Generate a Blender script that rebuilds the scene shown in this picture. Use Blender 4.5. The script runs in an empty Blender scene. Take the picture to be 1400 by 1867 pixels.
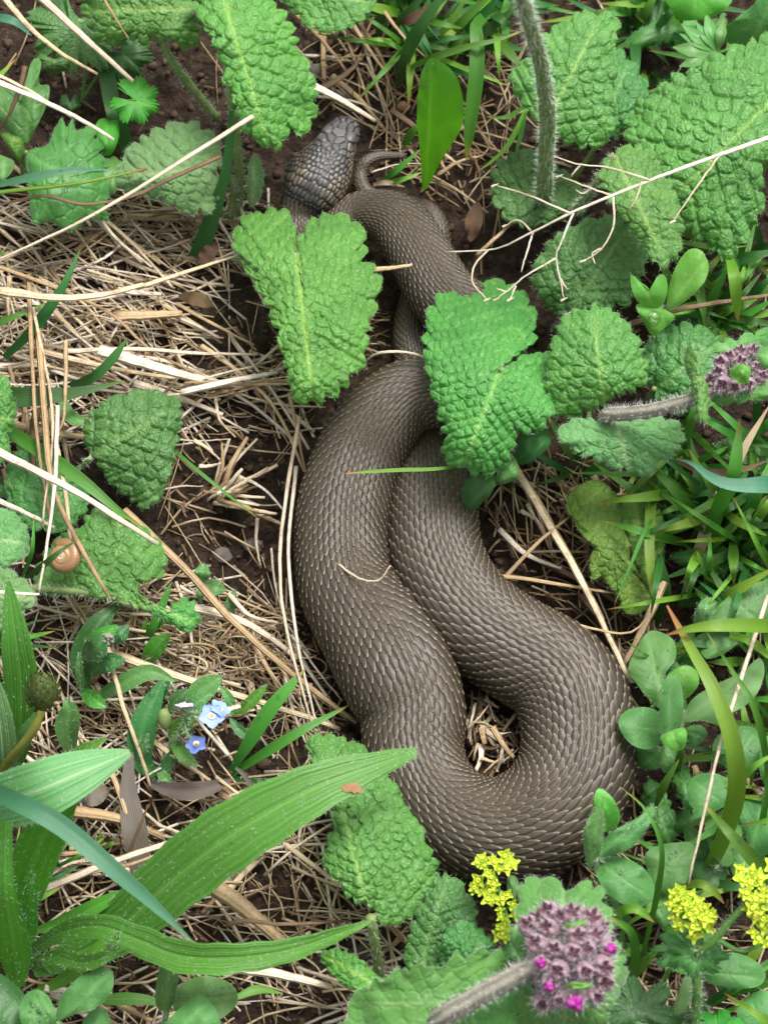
import bpy, math, random
import numpy as np
from mathutils import Vector

R = random.Random(7)
NR = np.random.RandomState(11)
sc = bpy.context.scene
COL = sc.collection

# ------------------------------------------------------------------ camera
D, W0, TILT = 0.75, 0.215, math.radians(24)
AIM = np.array([0.0, 0.0, 0.010])
FWD = np.array([0.0, math.sin(TILT), -math.cos(TILT)])
UPV = np.array([0.0, math.cos(TILT), math.sin(TILT)])
RGT = np.array([1.0, 0.0, 0.0])
CAM = AIM - D * FWD
cd = bpy.data.cameras.new('camera')
cam = bpy.data.objects.new('camera', cd)
COL.objects.link(cam)
cam.location = CAM
cam.rotation_euler = (TILT, 0, 0)
cd.sensor_fit = 'HORIZONTAL'
cd.sensor_width = 36
cd.lens = 36 * D / W0
cd.clip_start = 0.01
cd.clip_end = 100
cd.dof.use_dof = True
cd.dof.focus_distance = D - 0.012
cd.dof.aperture_fstop = 36
sc.camera = cam

# ------------------------------------------------------------------ sky, sun, exposure
SUN_EL, SUN_AZ = math.radians(62), math.radians(35)    # azimuth clockwise from +Y (away from the camera)
w = bpy.data.worlds.new('World')
sc.world = w
w.use_nodes = True
nt = w.node_tree
bg = nt.nodes['Background']
sky = nt.nodes.new('ShaderNodeTexSky')
sky.sky_type = 'NISHITA'
sky.sun_disc = False
sky.sun_elevation = SUN_EL
sky.sun_rotation = SUN_AZ
sky.air_density = 1.0
sky.dust_density = 6.0
hs = nt.nodes.new('ShaderNodeHueSaturation')           # an overcast sky is nearly grey
hs.inputs['Saturation'].default_value = 0.12
nt.links.new(sky.outputs[0], hs.inputs['Color'])
nt.links.new(hs.outputs[0], bg.inputs['Color'])
bg.inputs['Strength'].default_value = 0.125
sd = bpy.data.lights.new('sun', 'SUN')
sd.energy = 1.5
sd.angle = math.radians(20)
sd.color = (1.0, 0.97, 0.92)
sun = bpy.data.objects.new('sun', sd)
COL.objects.link(sun)
sv = Vector((math.sin(SUN_AZ) * math.cos(SUN_EL), math.cos(SUN_AZ) * math.cos(SUN_EL), math.sin(SUN_EL)))
sun.rotation_euler = sv.to_track_quat('Z', 'Y').to_euler()
sun.location = sv * 3
sc.view_settings.view_transform = 'Standard'
sc.view_settings.look = 'None'
sc.view_settings.exposure = 1.0
sc.view_settings.gamma = 1
sc.cycles.max_bounces = 8
sc.cycles.transparent_max_bounces = 8

# ------------------------------------------------------------------ helpers
K = 1400 / (W0 * 1000)                                  # photo pixels per millimetre
def P(px, py, z):
    """photo pixel + height above the soil (mm) -> world point (m)"""
    px, py, z = np.broadcast_arrays(np.asarray(px, float), np.asarray(py, float), np.asarray(z, float))
    a = (px - 700) / 1400 * W0 / D
    b = -(py - 933.5) / 1400 * W0 / D
    d = FWD[None] + a.reshape(-1, 1) * RGT[None] + b.reshape(-1, 1) * UPV[None]
    t = (z.reshape(-1) * 0.001 - CAM[2]) / d[:, 2]
    return (CAM[None] + d * t[:, None]).reshape(px.shape + (3,))

_g = np.random.RandomState(3)
_gw = [(_g.uniform(-1, 1, 2) / s * 6.28, _g.uniform(0, 6.28), a) for s, a in
       [(0.16, 2.0), (0.11, 1.6), (0.06, 1.2), (0.045, 1.0), (0.03, .7), (0.022, .6), (0.016, .5), (.011, .4), (.008, .35), (.006, .3), (.0045, .22), (.004, .2)]]
def H(x, y):
    """soil height in metres"""
    x = np.asarray(x, float); y = np.asarray(y, float)
    h = np.zeros_like(x)
    for (k, p, a) in _gw:
        h = h + a * np.sin(k[0] * x + k[1] * y + p)
    return (h - 3.0) * 0.001

def snoise(x, y, seed=0, n=6, s=1.0):
    r = np.random.RandomState(seed)
    h = 0
    for i in range(n):
        k = r.normal(0, 1, 2) / s * 2.2
        h = h + np.sin(k[0] * x + k[1] * y + r.uniform(0, 6.28))
    return h / n ** .5

def catmull(pts, n, closed=False):
    p = np.asarray(pts, float)
    m = len(p)
    if closed:
        q = np.vstack([p[-1], p, p[0], p[1]]); segs = m
    else:
        q = np.vstack([2 * p[0] - p[1], p, 2 * p[-1] - p[-2]]); segs = m - 1
    out = []
    for i in range(segs):
        p0, p1, p2, p3 = q[i:i + 4]
        for t in np.linspace(0, 1, n, endpoint=False):
            out.append(0.5 * ((2 * p1) + (-p0 + p2) * t + (2 * p0 - 5 * p1 + 4 * p2 - p3) * t * t + (-p0 + 3 * p1 - 3 * p2 + p3) * t ** 3))
    if not closed:
        out.append(p[-1])
    return np.array(out)

def resample(p, n, closed=False, dims=2):
    if closed:
        p = np.vstack([p, p[:1]])
    d = np.r_[0, np.cumsum(np.linalg.norm(np.diff(p[:, :dims], axis=0), axis=1))]
    s = np.linspace(0, d[-1], n + 1)[:-1] if closed else np.linspace(0, d[-1], n)
    return np.stack([np.interp(s, d, p[:, i]) for i in range(p.shape[1])], 1)

def sstep(a, b, x):
    t = np.clip((x - a) / (b - a), 0, 1)
    return t * t * (3 - 2 * t)

def mesh(name, v, f, attr=None, smooth=True):
    me = bpy.data.meshes.new(name)
    v = np.asarray(v, float)
    if isinstance(f, np.ndarray):
        nf, k = f.shape
        me.vertices.add(len(v)); me.vertices.foreach_set('co', v.astype(np.float32).ravel())
        me.loops.add(nf * k); me.loops.foreach_set('vertex_index', f.astype(np.int32).ravel())
        me.polygons.add(nf); me.polygons.foreach_set('loop_start', np.arange(0, nf * k, k, dtype=np.int32))
        me.update(calc_edges=True)
    else:
        me.from_pydata(v.tolist(), [], f)
    if smooth:
        me.polygons.foreach_set('use_smooth', np.ones(len(me.polygons), bool))
    if attr is not None:
        a = me.color_attributes.new('dat', 'FLOAT_COLOR', 'POINT')
        c = np.ones((len(v), 4), np.float32)
        c[:, :attr.shape[1]] = attr
        a.data.foreach_set('color', c.ravel())
    return me

def link(name, me, mat, parent=None, loc=(0, 0, 0)):
    o = bpy.data.objects.new(name, me)
    COL.objects.link(o)
    if me is not None and mat is not None and not me.materials:
        me.materials.append(mat)
    o.location = loc
    if parent is not None:
        o.parent = parent
    return o

def tag(o, label=None, cat=None, group=None, kind=None):
    if label: o['label'] = label
    if cat: o['category'] = cat
    if group: o['group'] = group
    if kind: o['kind'] = kind
    return o

def thing(name, label, cat, loc, group=None):
    o = bpy.data.objects.new(name, None)
    COL.objects.link(o)
    o.empty_display_size = 0.005
    o.location = loc
    o['loc'] = list(map(float, loc))
    del o['loc']
    return tag(o, label, cat, group)

def place(name, v, f, mat, parent, attr=None, smooth=True):
    """link a mesh given in world coordinates, as a child of a thing (or of a part) or as a thing of its own"""
    v = np.asarray(v, float)
    if parent is None:
        b = v.mean(0).copy(); b[2] = v[:, 2].min()
        return link(name, mesh(name, v - b, f, attr, smooth), mat, None, b)
    root = parent
    off = np.zeros(3)
    while root is not None:
        off += np.array(root.location); root = root.parent
    return link(name, mesh(name, v - off, f, attr, smooth), mat, parent)

def gridfaces(n, m, closed=False, base=0):
    i = np.arange(n - 1)[:, None]; j = np.arange(m if closed else m - 1)[None]
    j2 = (j + 1) % m
    a = i * m + j; b = i * m + j2; c = (i + 1) * m + j2; d = (i + 1) * m + j
    return base + np.stack([a, b, c, d], -1).reshape(-1, 4)

def tube(pts, rad, ns=8, flat=1.0, seed=0, bump=0.0):
    """swept tube with tapering radii, capped by closing rings; returns verts, faces, attr (along, around, rand)"""
    pts = np.asarray(pts, float); n = len(pts)
    rad = np.broadcast_to(np.asarray(rad, float), (n,))
    T = np.gradient(pts, axis=0); T /= np.linalg.norm(T, axis=1)[:, None] + 1e-12
    up = np.array([0, 0, 1.0]) if abs(T[:, 2]).mean() < .8 else np.array([0, 1.0, 0])
    B = np.cross(T, up[None]); B /= np.linalg.norm(B, axis=1)[:, None] + 1e-12
    N = np.cross(B, T)
    th = np.linspace(0, 2 * np.pi, ns, endpoint=False)
    r = rad[:, None] * np.ones(ns)[None]
    if bump:
        rr = np.random.RandomState(seed); r = r * (1 + bump * rr.normal(0, 1, r.shape))
    v = pts[:, None] + r[..., None] * (np.cos(th)[None, :, None] * B[:, None] + flat * np.sin(th)[None, :, None] * N[:, None])
    v = np.concatenate([pts[:1, None].repeat(ns, 1), v, pts[-1:, None].repeat(ns, 1)], 0)
    f = gridfaces(n + 2, ns, True)
    al = np.r_[0, np.linspace(0, 1, n), 1]
    at = np.stack([np.repeat(al, ns), np.tile(th / 6.283, n + 2), np.full((n + 2) * ns, (seed * .37) % 1)], 1)
    return v.reshape(-1, 3), f, at

def hairs_from(pos, direc, length, width, seed=0):
    """thin one-triangle hairs"""
    r = np.random.RandomState(seed)
    n = len(pos)
    d = direc / (np.linalg.norm(direc, axis=1)[:, None] + 1e-9)
    L = length * r.uniform(.5, 1.3, n)[:, None]
    side = np.cross(d, r.normal(0, 1, (n, 3))); side /= np.linalg.norm(side, axis=1)[:, None] + 1e-9
    mid = pos + d * L * .55 + side * 0
    bend = r.normal(0, .18, (n, 3)) * L
    v = np.stack([pos - side * width, pos + side * width, mid + side * width * .7, mid - side * width * .7, pos + d * L + bend], 1).reshape(-1, 3)
    b = (np.arange(n) * 5)[:, None]
    tri = np.concatenate([b + np.array([[0, 1, 2]]), b + np.array([[0, 2, 3]]), b + np.array([[3, 2, 4]])], 0)
    return v, tri

# ------------------------------------------------------------------ materials
def nodes(name):
    m = bpy.data.materials.new(name)
    m.use_nodes = True
    t = m.node_tree
    return m, t, t.nodes['Principled BSDF'], t.nodes['Material Output']
def N_(t, typ, **kw):
    n = t.nodes.new(typ)
    for k, v in kw.items():
        setattr(n, k, v)
    return n
def noise(t, scale, detail=4, rough=.6, vec=None):
    n = N_(t, 'ShaderNodeTexNoise')
    n.inputs['Scale'].default_value = scale; n.inputs['Detail'].default_value = detail; n.inputs['Roughness'].default_value = rough
    if vec is not None: t.links.new(vec, n.inputs['Vector'])
    return n
def ramp(t, fac, stops):
    r = N_(t, 'ShaderNodeValToRGB')
    e = r.color_ramp.elements
    while len(e) < len(stops): e.new(0.5)
    for i, (p, c) in enumerate(stops):
        e[i].position = p
        e[i].color = tuple(c) + (1,) if len(c) == 3 else c
    t.links.new(fac, r.inputs[0])
    return r
def mixc(t, fac, a, b, blend='MIX'):
    m = N_(t, 'ShaderNodeMix', data_type='RGBA', blend_type=blend)
    for s, v in ((0, fac), (6, a), (7, b)):
        if isinstance(v, (int, float)): m.inputs[s].default_value = v
        elif isinstance(v, tuple): m.inputs[s].default_value = v + (1,) if len(v) == 3 else v
        else: t.links.new(v, m.inputs[s])
    return m.outputs[2]
def math_(t, op, a, b=None):
    m = N_(t, 'ShaderNodeMath', operation=op)
    for i, v in enumerate((a, b)):
        if v is None: continue
        if isinstance(v, (int, float)): m.inputs[i].default_value = v
        else: t.links.new(v, m.inputs[i])
    return m.outputs[0]
def dat(t):
    a = N_(t, 'ShaderNodeAttribute', attribute_name='dat')
    s = N_(t, 'ShaderNodeSeparateColor')
    t.links.new(a.outputs['Color'], s.inputs[0])
    return s.outputs[0], s.outputs[1], s.outputs[2], a.outputs['Alpha']
def objcoord(t):
    return N_(t, 'ShaderNodeTexCoord').outputs['Object']
def bumpn(t, p, h, strength, dist):
    b = N_(t, 'ShaderNodeBump')
    b.inputs['Strength'].default_value = strength; b.inputs['Distance'].default_value = dist
    t.links.new(h, b.inputs['Height'])
    t.links.new(b.outputs[0], p.inputs['Normal'])
    return b

def leafmat(name, dark, light, vein, trans=.2, rough=.5, sheen=.22, spots=None, bump=.3, bscale=900, spec=.4, net=0.):
    """dat: R = vein, G = pillow height, B = random, A = distance to the rim"""
    m, t, p, out = nodes(name)
    oc = objcoord(t)
    r, g, b, a = dat(t)
    n1 = noise(t, 55, 5, .6, oc)
    n2 = noise(t, 700, 3, .7, oc)
    c = ramp(t, n1.outputs[0], [(.32, dark), (.68, light)]).outputs[0]
    c = mixc(t, math_(t, 'MULTIPLY', n2.outputs[0], .22), c, light)
    c = mixc(t, math_(t, 'MULTIPLY', r, .55), c, vein)
    rv = N_(t, 'ShaderNodeHueSaturation')
    t.links.new(c, rv.inputs['Color'])
    t.links.new(math_(t, 'ADD', math_(t, 'MULTIPLY', b, .26), .87), rv.inputs['Value'])
    t.links.new(math_(t, 'ADD', math_(t, 'MULTIPLY', b, .03), .485), rv.inputs['Hue'])
    c = rv.outputs[0]
    if spots:
        sp = noise(t, 260, 2, .5, oc)
        k = ramp(t, sp.outputs[0], [(.73, (0, 0, 0)), (.77, (.9, .9, .9))])
        c = mixc(t, k.outputs[0], c, spots)
    t.links.new(c, p.inputs['Base Color'])
    p.inputs['Roughness'].default_value = rough
    p.inputs['Specular IOR Level'].default_value = spec
    p.inputs['Sheen Weight'].default_value = sheen
    p.inputs['Sheen Roughness'].default_value = .4
    p.inputs['Sheen Tint'].default_value = (.85, 1, .85, 1)
    n3 = noise(t, bscale, 3, .65, oc)
    hgt = n3.outputs[0]
    if net:      # fine branching veins between the big ones
        vo = N_(t, 'ShaderNodeTexVoronoi', feature='DISTANCE_TO_EDGE')
        vo.inputs['Scale'].default_value = 620
        wv = N_(t, 'ShaderNodeVectorMath', operation='ADD')
        nw = noise(t, 500, 2, .5, oc)
        sv_ = N_(t, 'ShaderNodeVectorMath', operation='SCALE'); sv_.inputs['Scale'].default_value = .0012
        t.links.new(nw.outputs['Color'], sv_.inputs[0]); t.links.new(oc, wv.inputs[0]); t.links.new(sv_.outputs[0], wv.inputs[1])
        t.links.new(wv.outputs[0], vo.inputs['Vector'])
        e_ = ramp(t, vo.outputs['Distance'], [(0, (0, 0, 0)), (.22, (1, 1, 1))])
        hgt = math_(t, 'ADD', math_(t, 'MULTIPLY', e_.outputs[0], net), math_(t, 'MULTIPLY', hgt, .6))
    bumpn(t, p, hgt, bump if not net else .45, .0006)
    tr = N_(t, 'ShaderNodeBsdfTranslucent')
    tc = N_(t, 'ShaderNodeHueSaturation')
    tc.inputs['Saturation'].default_value = 1.15; tc.inputs['Value'].default_value = 1.5; tc.inputs['Hue'].default_value = .485
    t.links.new(c, tc.inputs['Color']); t.links.new(tc.outputs[0], tr.inputs['Color'])
    mx = N_(t, 'ShaderNodeMixShader'); mx.inputs[0].default_value = trans
    t.links.new(p.outputs[0], mx.inputs[1]); t.links.new(tr.outputs[0], mx.inputs[2])
    t.links.new(mx.outputs[0], out.inputs['Surface'])
    return m

M = {}
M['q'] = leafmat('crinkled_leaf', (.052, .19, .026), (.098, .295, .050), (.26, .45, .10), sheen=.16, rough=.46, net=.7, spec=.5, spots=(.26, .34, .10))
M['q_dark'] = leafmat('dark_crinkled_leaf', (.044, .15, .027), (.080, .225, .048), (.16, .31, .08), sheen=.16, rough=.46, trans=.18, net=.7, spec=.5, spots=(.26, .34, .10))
M['q_bright'] = leafmat('bright_crinkled_leaf', (.054, .20, .024), (.104, .31, .045), (.30, .49, .09), sheen=.16, net=.7, rough=.46, spec=.5, spots=(.26, .34, .10))
M['q_pale'] = leafmat('pale_crinkled_leaf', (.085, .23, .058), (.15, .32, .11), (.36, .48, .22), sheen=.5, rough=.6, net=.7)
M['q_yellow'] = leafmat('yellowing_leaf', (.075, .19, .022), (.14, .27, .035), (.22, .34, .06), sheen=.15, spots=(.20, .16, .03), net=.7)
M['bract'] = leafmat('bract_leaf', (.075, .22, .045), (.13, .33, .07), (.28, .46, .16), sheen=.5, rough=.6, trans=.3)
M['s'] = leafmat('smooth_leaf', (.060, .22, .018), (.085, .30, .028), (.14, .38, .06), sheen=.05, rough=.38, bump=.12, trans=.3)
M['plantain'] = leafmat('plantain_leaf', (.062, .21, .022), (.10, .30, .036), (.16, .38, .07), sheen=.2, rough=.45, bump=.2, trans=.3)
M['plantain_pale'] = leafmat('plantain_underside', (.11, .27, .085), (.17, .36, .13), (.50, .62, .40), sheen=.35, rough=.5, bump=.2, trans=.3)
M['clover'] = leafmat('hairy_round_leaf', (.055, .168, .036), (.098, .25, .065), (.14, .31, .085), sheen=.4, rough=.45, bump=.45, spec=.3, spots=(.16, .26, .08))
M['clover_pale'] = leafmat('pale_young_leaf', (.14, .34, .10), (.20, .42, .15), (.28, .48, .20), sheen=.4, rough=.5, bump=.35, trans=.35, spec=.3, spots=(.16, .26, .08))
M['clover_bright'] = leafmat('bright_young_leaf', (.10, .34, .045), (.15, .42, .07), (.24, .48, .12), sheen=.2, rough=.4, bump=.35, trans=.35, spec=.3, spots=(.16, .26, .08))
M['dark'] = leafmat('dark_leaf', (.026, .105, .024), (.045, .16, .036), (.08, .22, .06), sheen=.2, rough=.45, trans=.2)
M['palm'] = leafmat('lobed_leaf', (.052, .175, .034), (.090, .255, .055), (.14, .33, .09), sheen=.2, rough=.42)
M['palm_bright'] = leafmat('bright_lobed_leaf', (.050, .27, .022), (.080, .36, .035), (.14, .44, .06), sheen=.1, trans=.35)

def bladem(name, base, tip, rough=.4, trans=.3, tipcol=(.30, .26, .05), tipstart=.86, rib=None):
    """dat: R = along, G = across, B = random"""
    m, t, p, out = nodes(name)
    oc = objcoord(t)
    r, g, b, a = dat(t)
    c = mixc(t, r, base, tip)
    n = noise(t, 90, 4, .6, oc)
    c = mixc(t, math_(t, 'MULTIPLY', n.outputs[0], .4), c, tuple(x * .7 for x in base))
    st = math_(t, 'MULTIPLY', math_(t, 'SINE', math_(t, 'MULTIPLY', g, 60)), .09)
    hv = N_(t, 'ShaderNodeHueSaturation')
    t.links.new(c, hv.inputs['Color'])
    t.links.new(math_(t, 'ADD', math_(t, 'ADD', math_(t, 'MULTIPLY', b, .4), .82), st), hv.inputs['Value'])
    t.links.new(math_(t, 'ADD', math_(t, 'MULTIPLY', b, .04), .48), hv.inputs['Hue'])
    k = ramp(t, r, [(tipstart, (0, 0, 0)), (min(.995, tipstart + .1), (1, 1, 1))])
    c = mixc(t, k.outputs[0], hv.outputs[0], tipcol)
    if rib:
        o_, z_ = (1, 1, 1), (0, 0, 0)
        rk = ramp(t, g, [(.0, (.5, .5, .5)), (.02, z_), (.235, z_), (.25, (.45, .45, .45)), (.265, z_), (.465, z_), (.5, o_), (.535, z_), (.735, z_), (.75, (.45, .45, .45)), (.765, z_), (.98, z_), (1, (.5, .5, .5))])
        c = mixc(t, math_(t, 'MULTIPLY', rk.outputs[0], .8), c, rib)
    t.links.new(c, p.inputs['Base Color'])
    p.inputs['Roughness'].default_value = rough
    p.inputs['Specular IOR Level'].default_value = .4
    bumpn(t, p, math_(t, 'SINE', math_(t, 'MULTIPLY', g, 75)), .25, .0002)
    tr = N_(t, 'ShaderNodeBsdfTranslucent'); t.links.new(c, tr.inputs['Color'])
    mx = N_(t, 'ShaderNodeMixShader'); mx.inputs[0].default_value = trans
    t.links.new(p.outputs[0], mx.inputs[1]); t.links.new(tr.outputs[0], mx.inputs[2])
    t.links.new(mx.outputs[0], out.inputs['Surface'])
    return m
M['grass'] = bladem('grass_blade', (.050, .17, .018), (.095, .27, .028))
M['grass_dark'] = bladem('dark_grass_blade', (.025, .10, .018), (.045, .165, .028), tipcol=(.06, .17, .03))
M['grass_blue'] = bladem('blue_green_blade', (.045, .17, .075), (.10, .26, .15), tipcol=(.10, .24, .12))
M['grass_yellow'] = bladem('yellow_green_blade', (.11, .27, .022), (.20, .36, .035), tipcol=(.38, .17, .06), tipstart=.85)
M['plantain'] = bladem('plantain_leaf', (.060, .205, .022), (.095, .28, .034), rough=.45, tipcol=(.10, .28, .035), tipstart=.98, rib=(.16, .36, .07))
M['plantain_pale'] = bladem('plantain_underside', (.11, .26, .08), (.16, .34, .12), rough=.5, tipcol=(.16, .34, .10), tipstart=.98, rib=(.46, .58, .36))
M['dead_leaf'] = bladem('withered_leaf', (.10, .085, .075), (.13, .10, .075), rough=.7, trans=.1, tipcol=(.10, .07, .05))
M['dead_tan'] = bladem('dead_tan_blade', (.42, .31, .20), (.50, .38, .25), rough=.7, trans=.1, tipcol=(.40, .28, .17))
M['dead_orange'] = bladem('dead_orange_blade', (.075, .042, .022), (.13, .075, .038), rough=.85, trans=.05, tipcol=(.10, .055, .03))

def strawm(name, c1, c2, c3):
    m, t, p, out = nodes(name)
    oc = objcoord(t)
    r, g, b, a = dat(t)
    c = ramp(t, b, [(0, c1), (.5, c2), (1, c3)]).outputs[0]
    n = noise(t, 130, 4, .7, oc)
    c = mixc(t, ramp(t, n.outputs[0], [(.45, (0, 0, 0)), (.75, (.75, .75, .75))]).outputs[0], c, tuple(x * .42 for x in c1))
    sp = noise(t, 1300, 2, .6, oc)
    c = mixc(t, ramp(t, sp.outputs[0], [(.60, (0, 0, 0)), (.72, (.7, .7, .7))]).outputs[0], c, (.10, .055, .03))
    t.links.new(c, p.inputs['Base Color'])
    p.inputs['Roughness'].default_value = .55
    p.inputs['Specular IOR Level'].default_value = .3
    bumpn(t, p, math_(t, 'SINE', math_(t, 'MULTIPLY', g, 45)), .5, .00015)
    return m
M['straw'] = strawm('dry_straw', (.36, .24, .125), (.52, .38, .215), (.70, .56, .37))
M['straw_pale'] = strawm('bleached_straw', (.60, .48, .34), (.70, .58, .44), (.76, .68, .56))
M['straw_brown'] = strawm('brown_straw', (.13, .075, .04), (.20, .125, .07), (.30, .20, .12))

def plain(name, c, rough=.6, spec=.3, c2=None, ns=300, bump=0, **kw):
    m, t, p, out = nodes(name)
    if c2:
        n = noise(t, ns, 5, .65, objcoord(t))
        t.links.new(ramp(t, n.outputs[0], [(.3, c), (.7, c2)]).outputs[0], p.inputs['Base Color'])
        if bump: bumpn(t, p, n.outputs[0], bump, .001)
    else:
        p.inputs['Base Color'].default_value = tuple(c) + (1,)
    p.inputs['Roughness'].default_value = rough
    p.inputs['Specular IOR Level'].default_value = spec
    for k, v in kw.items():
        p.inputs[k].default_value = v
    return m
M['hair'] = plain('plant_hair', (.62, .70, .58), .6, .2)
M['hair_white'] = plain('white_wool', (.66, .64, .64), .7, .2)
M['stem'] = plain('hairy_green_stem', (.10, .19, .045), .6, .3, (.22, .26, .10), 220)
m, t, p, out = nodes('grey_woolly_stem')
r, g, b, a = dat(t)
n = noise(t, 500, 4, .6, objcoord(t))
k = math_(t, 'ADD', math_(t, 'MULTIPLY', math_(t, 'SINE', math_(t, 'MULTIPLY', g, 37)), .16), math_(t, 'MULTIPLY', n.outputs[0], .8))
t.links.new(ramp(t, k, [(.1, (.10, .085, .065)), (.45, (.22, .21, .16)), (.9, (.40, .40, .34))]).outputs[0], p.inputs['Base Color'])
p.inputs['Roughness'].default_value = .8
M['stem_grey'] = m
M['stem_olive'] = plain('olive_stalk', (.16, .17, .03), .5, .3, (.24, .24, .05), 120)
M['stem_plain'] = plain('green_stalk', (.07, .20, .04), .5, .3, (.13, .28, .06), 150)
m, t, p, out = nodes('purple_calyx')
r, g, b, a = dat(t)
n = noise(t, 600, 4, .6, objcoord(t))
c = ramp(t, r, [(.05, (.34, .30, .31)), (.42, (.20, .105, .135)), (.64, (.33, .23, .26)), (.80, (.11, .032, .058)), (1, (.045, .011, .024))]).outputs[0]
c = mixc(t, math_(t, 'MULTIPLY', n.outputs[0], .35), c, (.26, .15, .19))
t.links.new(c, p.inputs['Base Color']); p.inputs['Roughness'].default_value = .7
p.inputs['Sheen Weight'].default_value = .15
M['calyx'] = m
M['wool'] = plain('grey_lilac_wool', (.20, .15, .165), .9, .1, (.38, .33, .34), 700, .6)
M['corolla'] = plain('magenta_petal', (.26, .012, .18), .6, .3, (.44, .05, .33), 300)
M['yellow'] = plain('yellow_green_floret', (.36, .53, .02), .55, .3, (.54, .69, .06), 250)
M['yellow_in'] = plain('yellow_disc', (.62, .60, .03), .5, .3, (.74, .74, .10), 500)
M['blue'] = plain('sky_blue_petal', (.16, .26, .74), .5, .3, (.28, .38, .84), 250)
M['pink'] = plain('pink_petal', (.62, .36, .66), .5, .3, (.46, .40, .80), 250)
M['eye_white'] = plain('flower_eye_white', (.82, .74, .78), .5, .3)
M['eye_yellow'] = plain('flower_eye_yellow', (.62, .40, .06), .5, .3)
M['seed'] = plain('seed_head_bract', (.030, .040, .012), .5, .3, (.13, .18, .045), 700)
M['stone'] = plain('grey_stone', (.10, .085, .075), .8, .3, (.22, .19, .17), 160, .5)
M['wood'] = plain('wood_chip', (.17, .085, .04), .8, .2, (.32, .19, .10), 260, .8)
M['bark'] = plain('dark_bark', (.035, .026, .020), .9, .2, (.10, .075, .06), 260, .8)
M['crumb'] = plain('soil_crumb', (.034, .022, .014), .95, .15, (.11, .07, .045), 160, .5)
M['black_eye'] = plain('snake_eye', (.01, .008, .006), .15, .5)
m, t, p, out = nodes('water_drop')
p.inputs['Base Color'].default_value = (1, 1, 1, 1); p.inputs['Transmission Weight'].default_value = 1
p.inputs['Roughness'].default_value = 0.0; p.inputs['IOR'].default_value = 1.33
M['water'] = m

# soil
m, t, p, out = nodes('soil')
oc = objcoord(t)
n1 = noise(t, 28, 6, .65, oc); n2 = noise(t, 240, 6, .7, oc); n3 = noise(t, 1100, 4, .7, oc)
c = ramp(t, n2.outputs[0], [(.3, (.018, .012, .008)), (.5, (.058, .038, .025)), (.72, (.15, .102, .068))]).outputs[0]
c = mixc(t, ramp(t, n1.outputs[0], [(.42, (0, 0, 0)), (.65, (.55, .55, .55))]).outputs[0], c, (.036, .025, .018))
t.links.new(c, p.inputs['Base Color'])
p.inputs['Roughness'].default_value = .9
p.inputs['Specular IOR Level'].default_value = .2
hh = math_(t, 'ADD', n2.outputs[0], math_(t, 'MULTIPLY', n3.outputs[0], .5))
bumpn(t, p, hh, 1.0, .004)
M['soil'] = m

# snake scales: dat R = rim, G = keel, B = random, A = height round the back
m, t, p, out = nodes('snake_scale')
r, g, b, a = dat(t)
oc = objcoord(t)
n = noise(t, 900, 3, .7, oc)
n2 = noise(t, 45, 5, .65, oc)
c = ramp(t, b, [(0, (.0155, .0115, .007)), (.5, (.025, .019, .0115)), (1, (.043, .034, .022))]).outputs[0]
c = mixc(t, ramp(t, n2.outputs[0], [(.35, (0, 0, 0)), (.7, (.8, .8, .8))]).outputs[0], c, (.046, .034, .019))
c = mixc(t, math_(t, 'MULTIPLY', n.outputs[0], .30), c, (.10, .088, .075))
c = mixc(t, math_(t, 'MULTIPLY', g, .22), c, (.16, .135, .11))
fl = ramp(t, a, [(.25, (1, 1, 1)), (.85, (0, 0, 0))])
c = mixc(t, math_(t, 'MULTIPLY', fl.outputs[0], .75), c, (.020, .0135, .007))  # flanks browner by nature; shade from surrounding plants also painted into their colour
k = ramp(t, r, [(.72, (0, 0, 0)), (.92, (1, 1, 1))])
c = mixc(t, math_(t, 'MULTIPLY', k.outputs[0], .75), c, (.235, .185, .12))
t.links.new(c, p.inputs['Base Color'])
p.inputs['Roughness'].default_value = .40
p.inputs['Specular IOR Level'].default_value = .34
bumpn(t, p, n.outputs[0], .25, .0003)
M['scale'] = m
M['skin'] = plain('skin_between_scales', (.012, .009, .007), .7, .2, (.03, .022, .016), 300)
# snake body: head plates; dat R = plate dome, G = tan mask, B = random, A = head mask
m, t, p, out = nodes('snake_body')
r, g, b, a = dat(t)
n = noise(t, 1200, 3, .7, objcoord(t))
plate = ramp(t, b, [(0, (.017, .015, .015)), (.5, (.033, .030, .030)), (1, (.070, .064, .062))]).outputs[0]
plate = mixc(t, math_(t, 'MULTIPLY', n.outputs[0], .4), plate, (.15, .14, .135))
tan = mixc(t, n.outputs[0], (.12, .08, .045), (.30, .23, .15))
c = mixc(t, g, plate, tan)
c = mixc(t, ramp(t, r, [(.35, (1, 1, 1)), (.78, (0, 0, 0))]).outputs[0], c, (.012, .010, .009))
c = mixc(t, a, (.014, .010, .008), c)
t.links.new(c, p.inputs['Base Color'])
p.inputs['Roughness'].default_value = .4
M['snake_body'] = m
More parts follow.
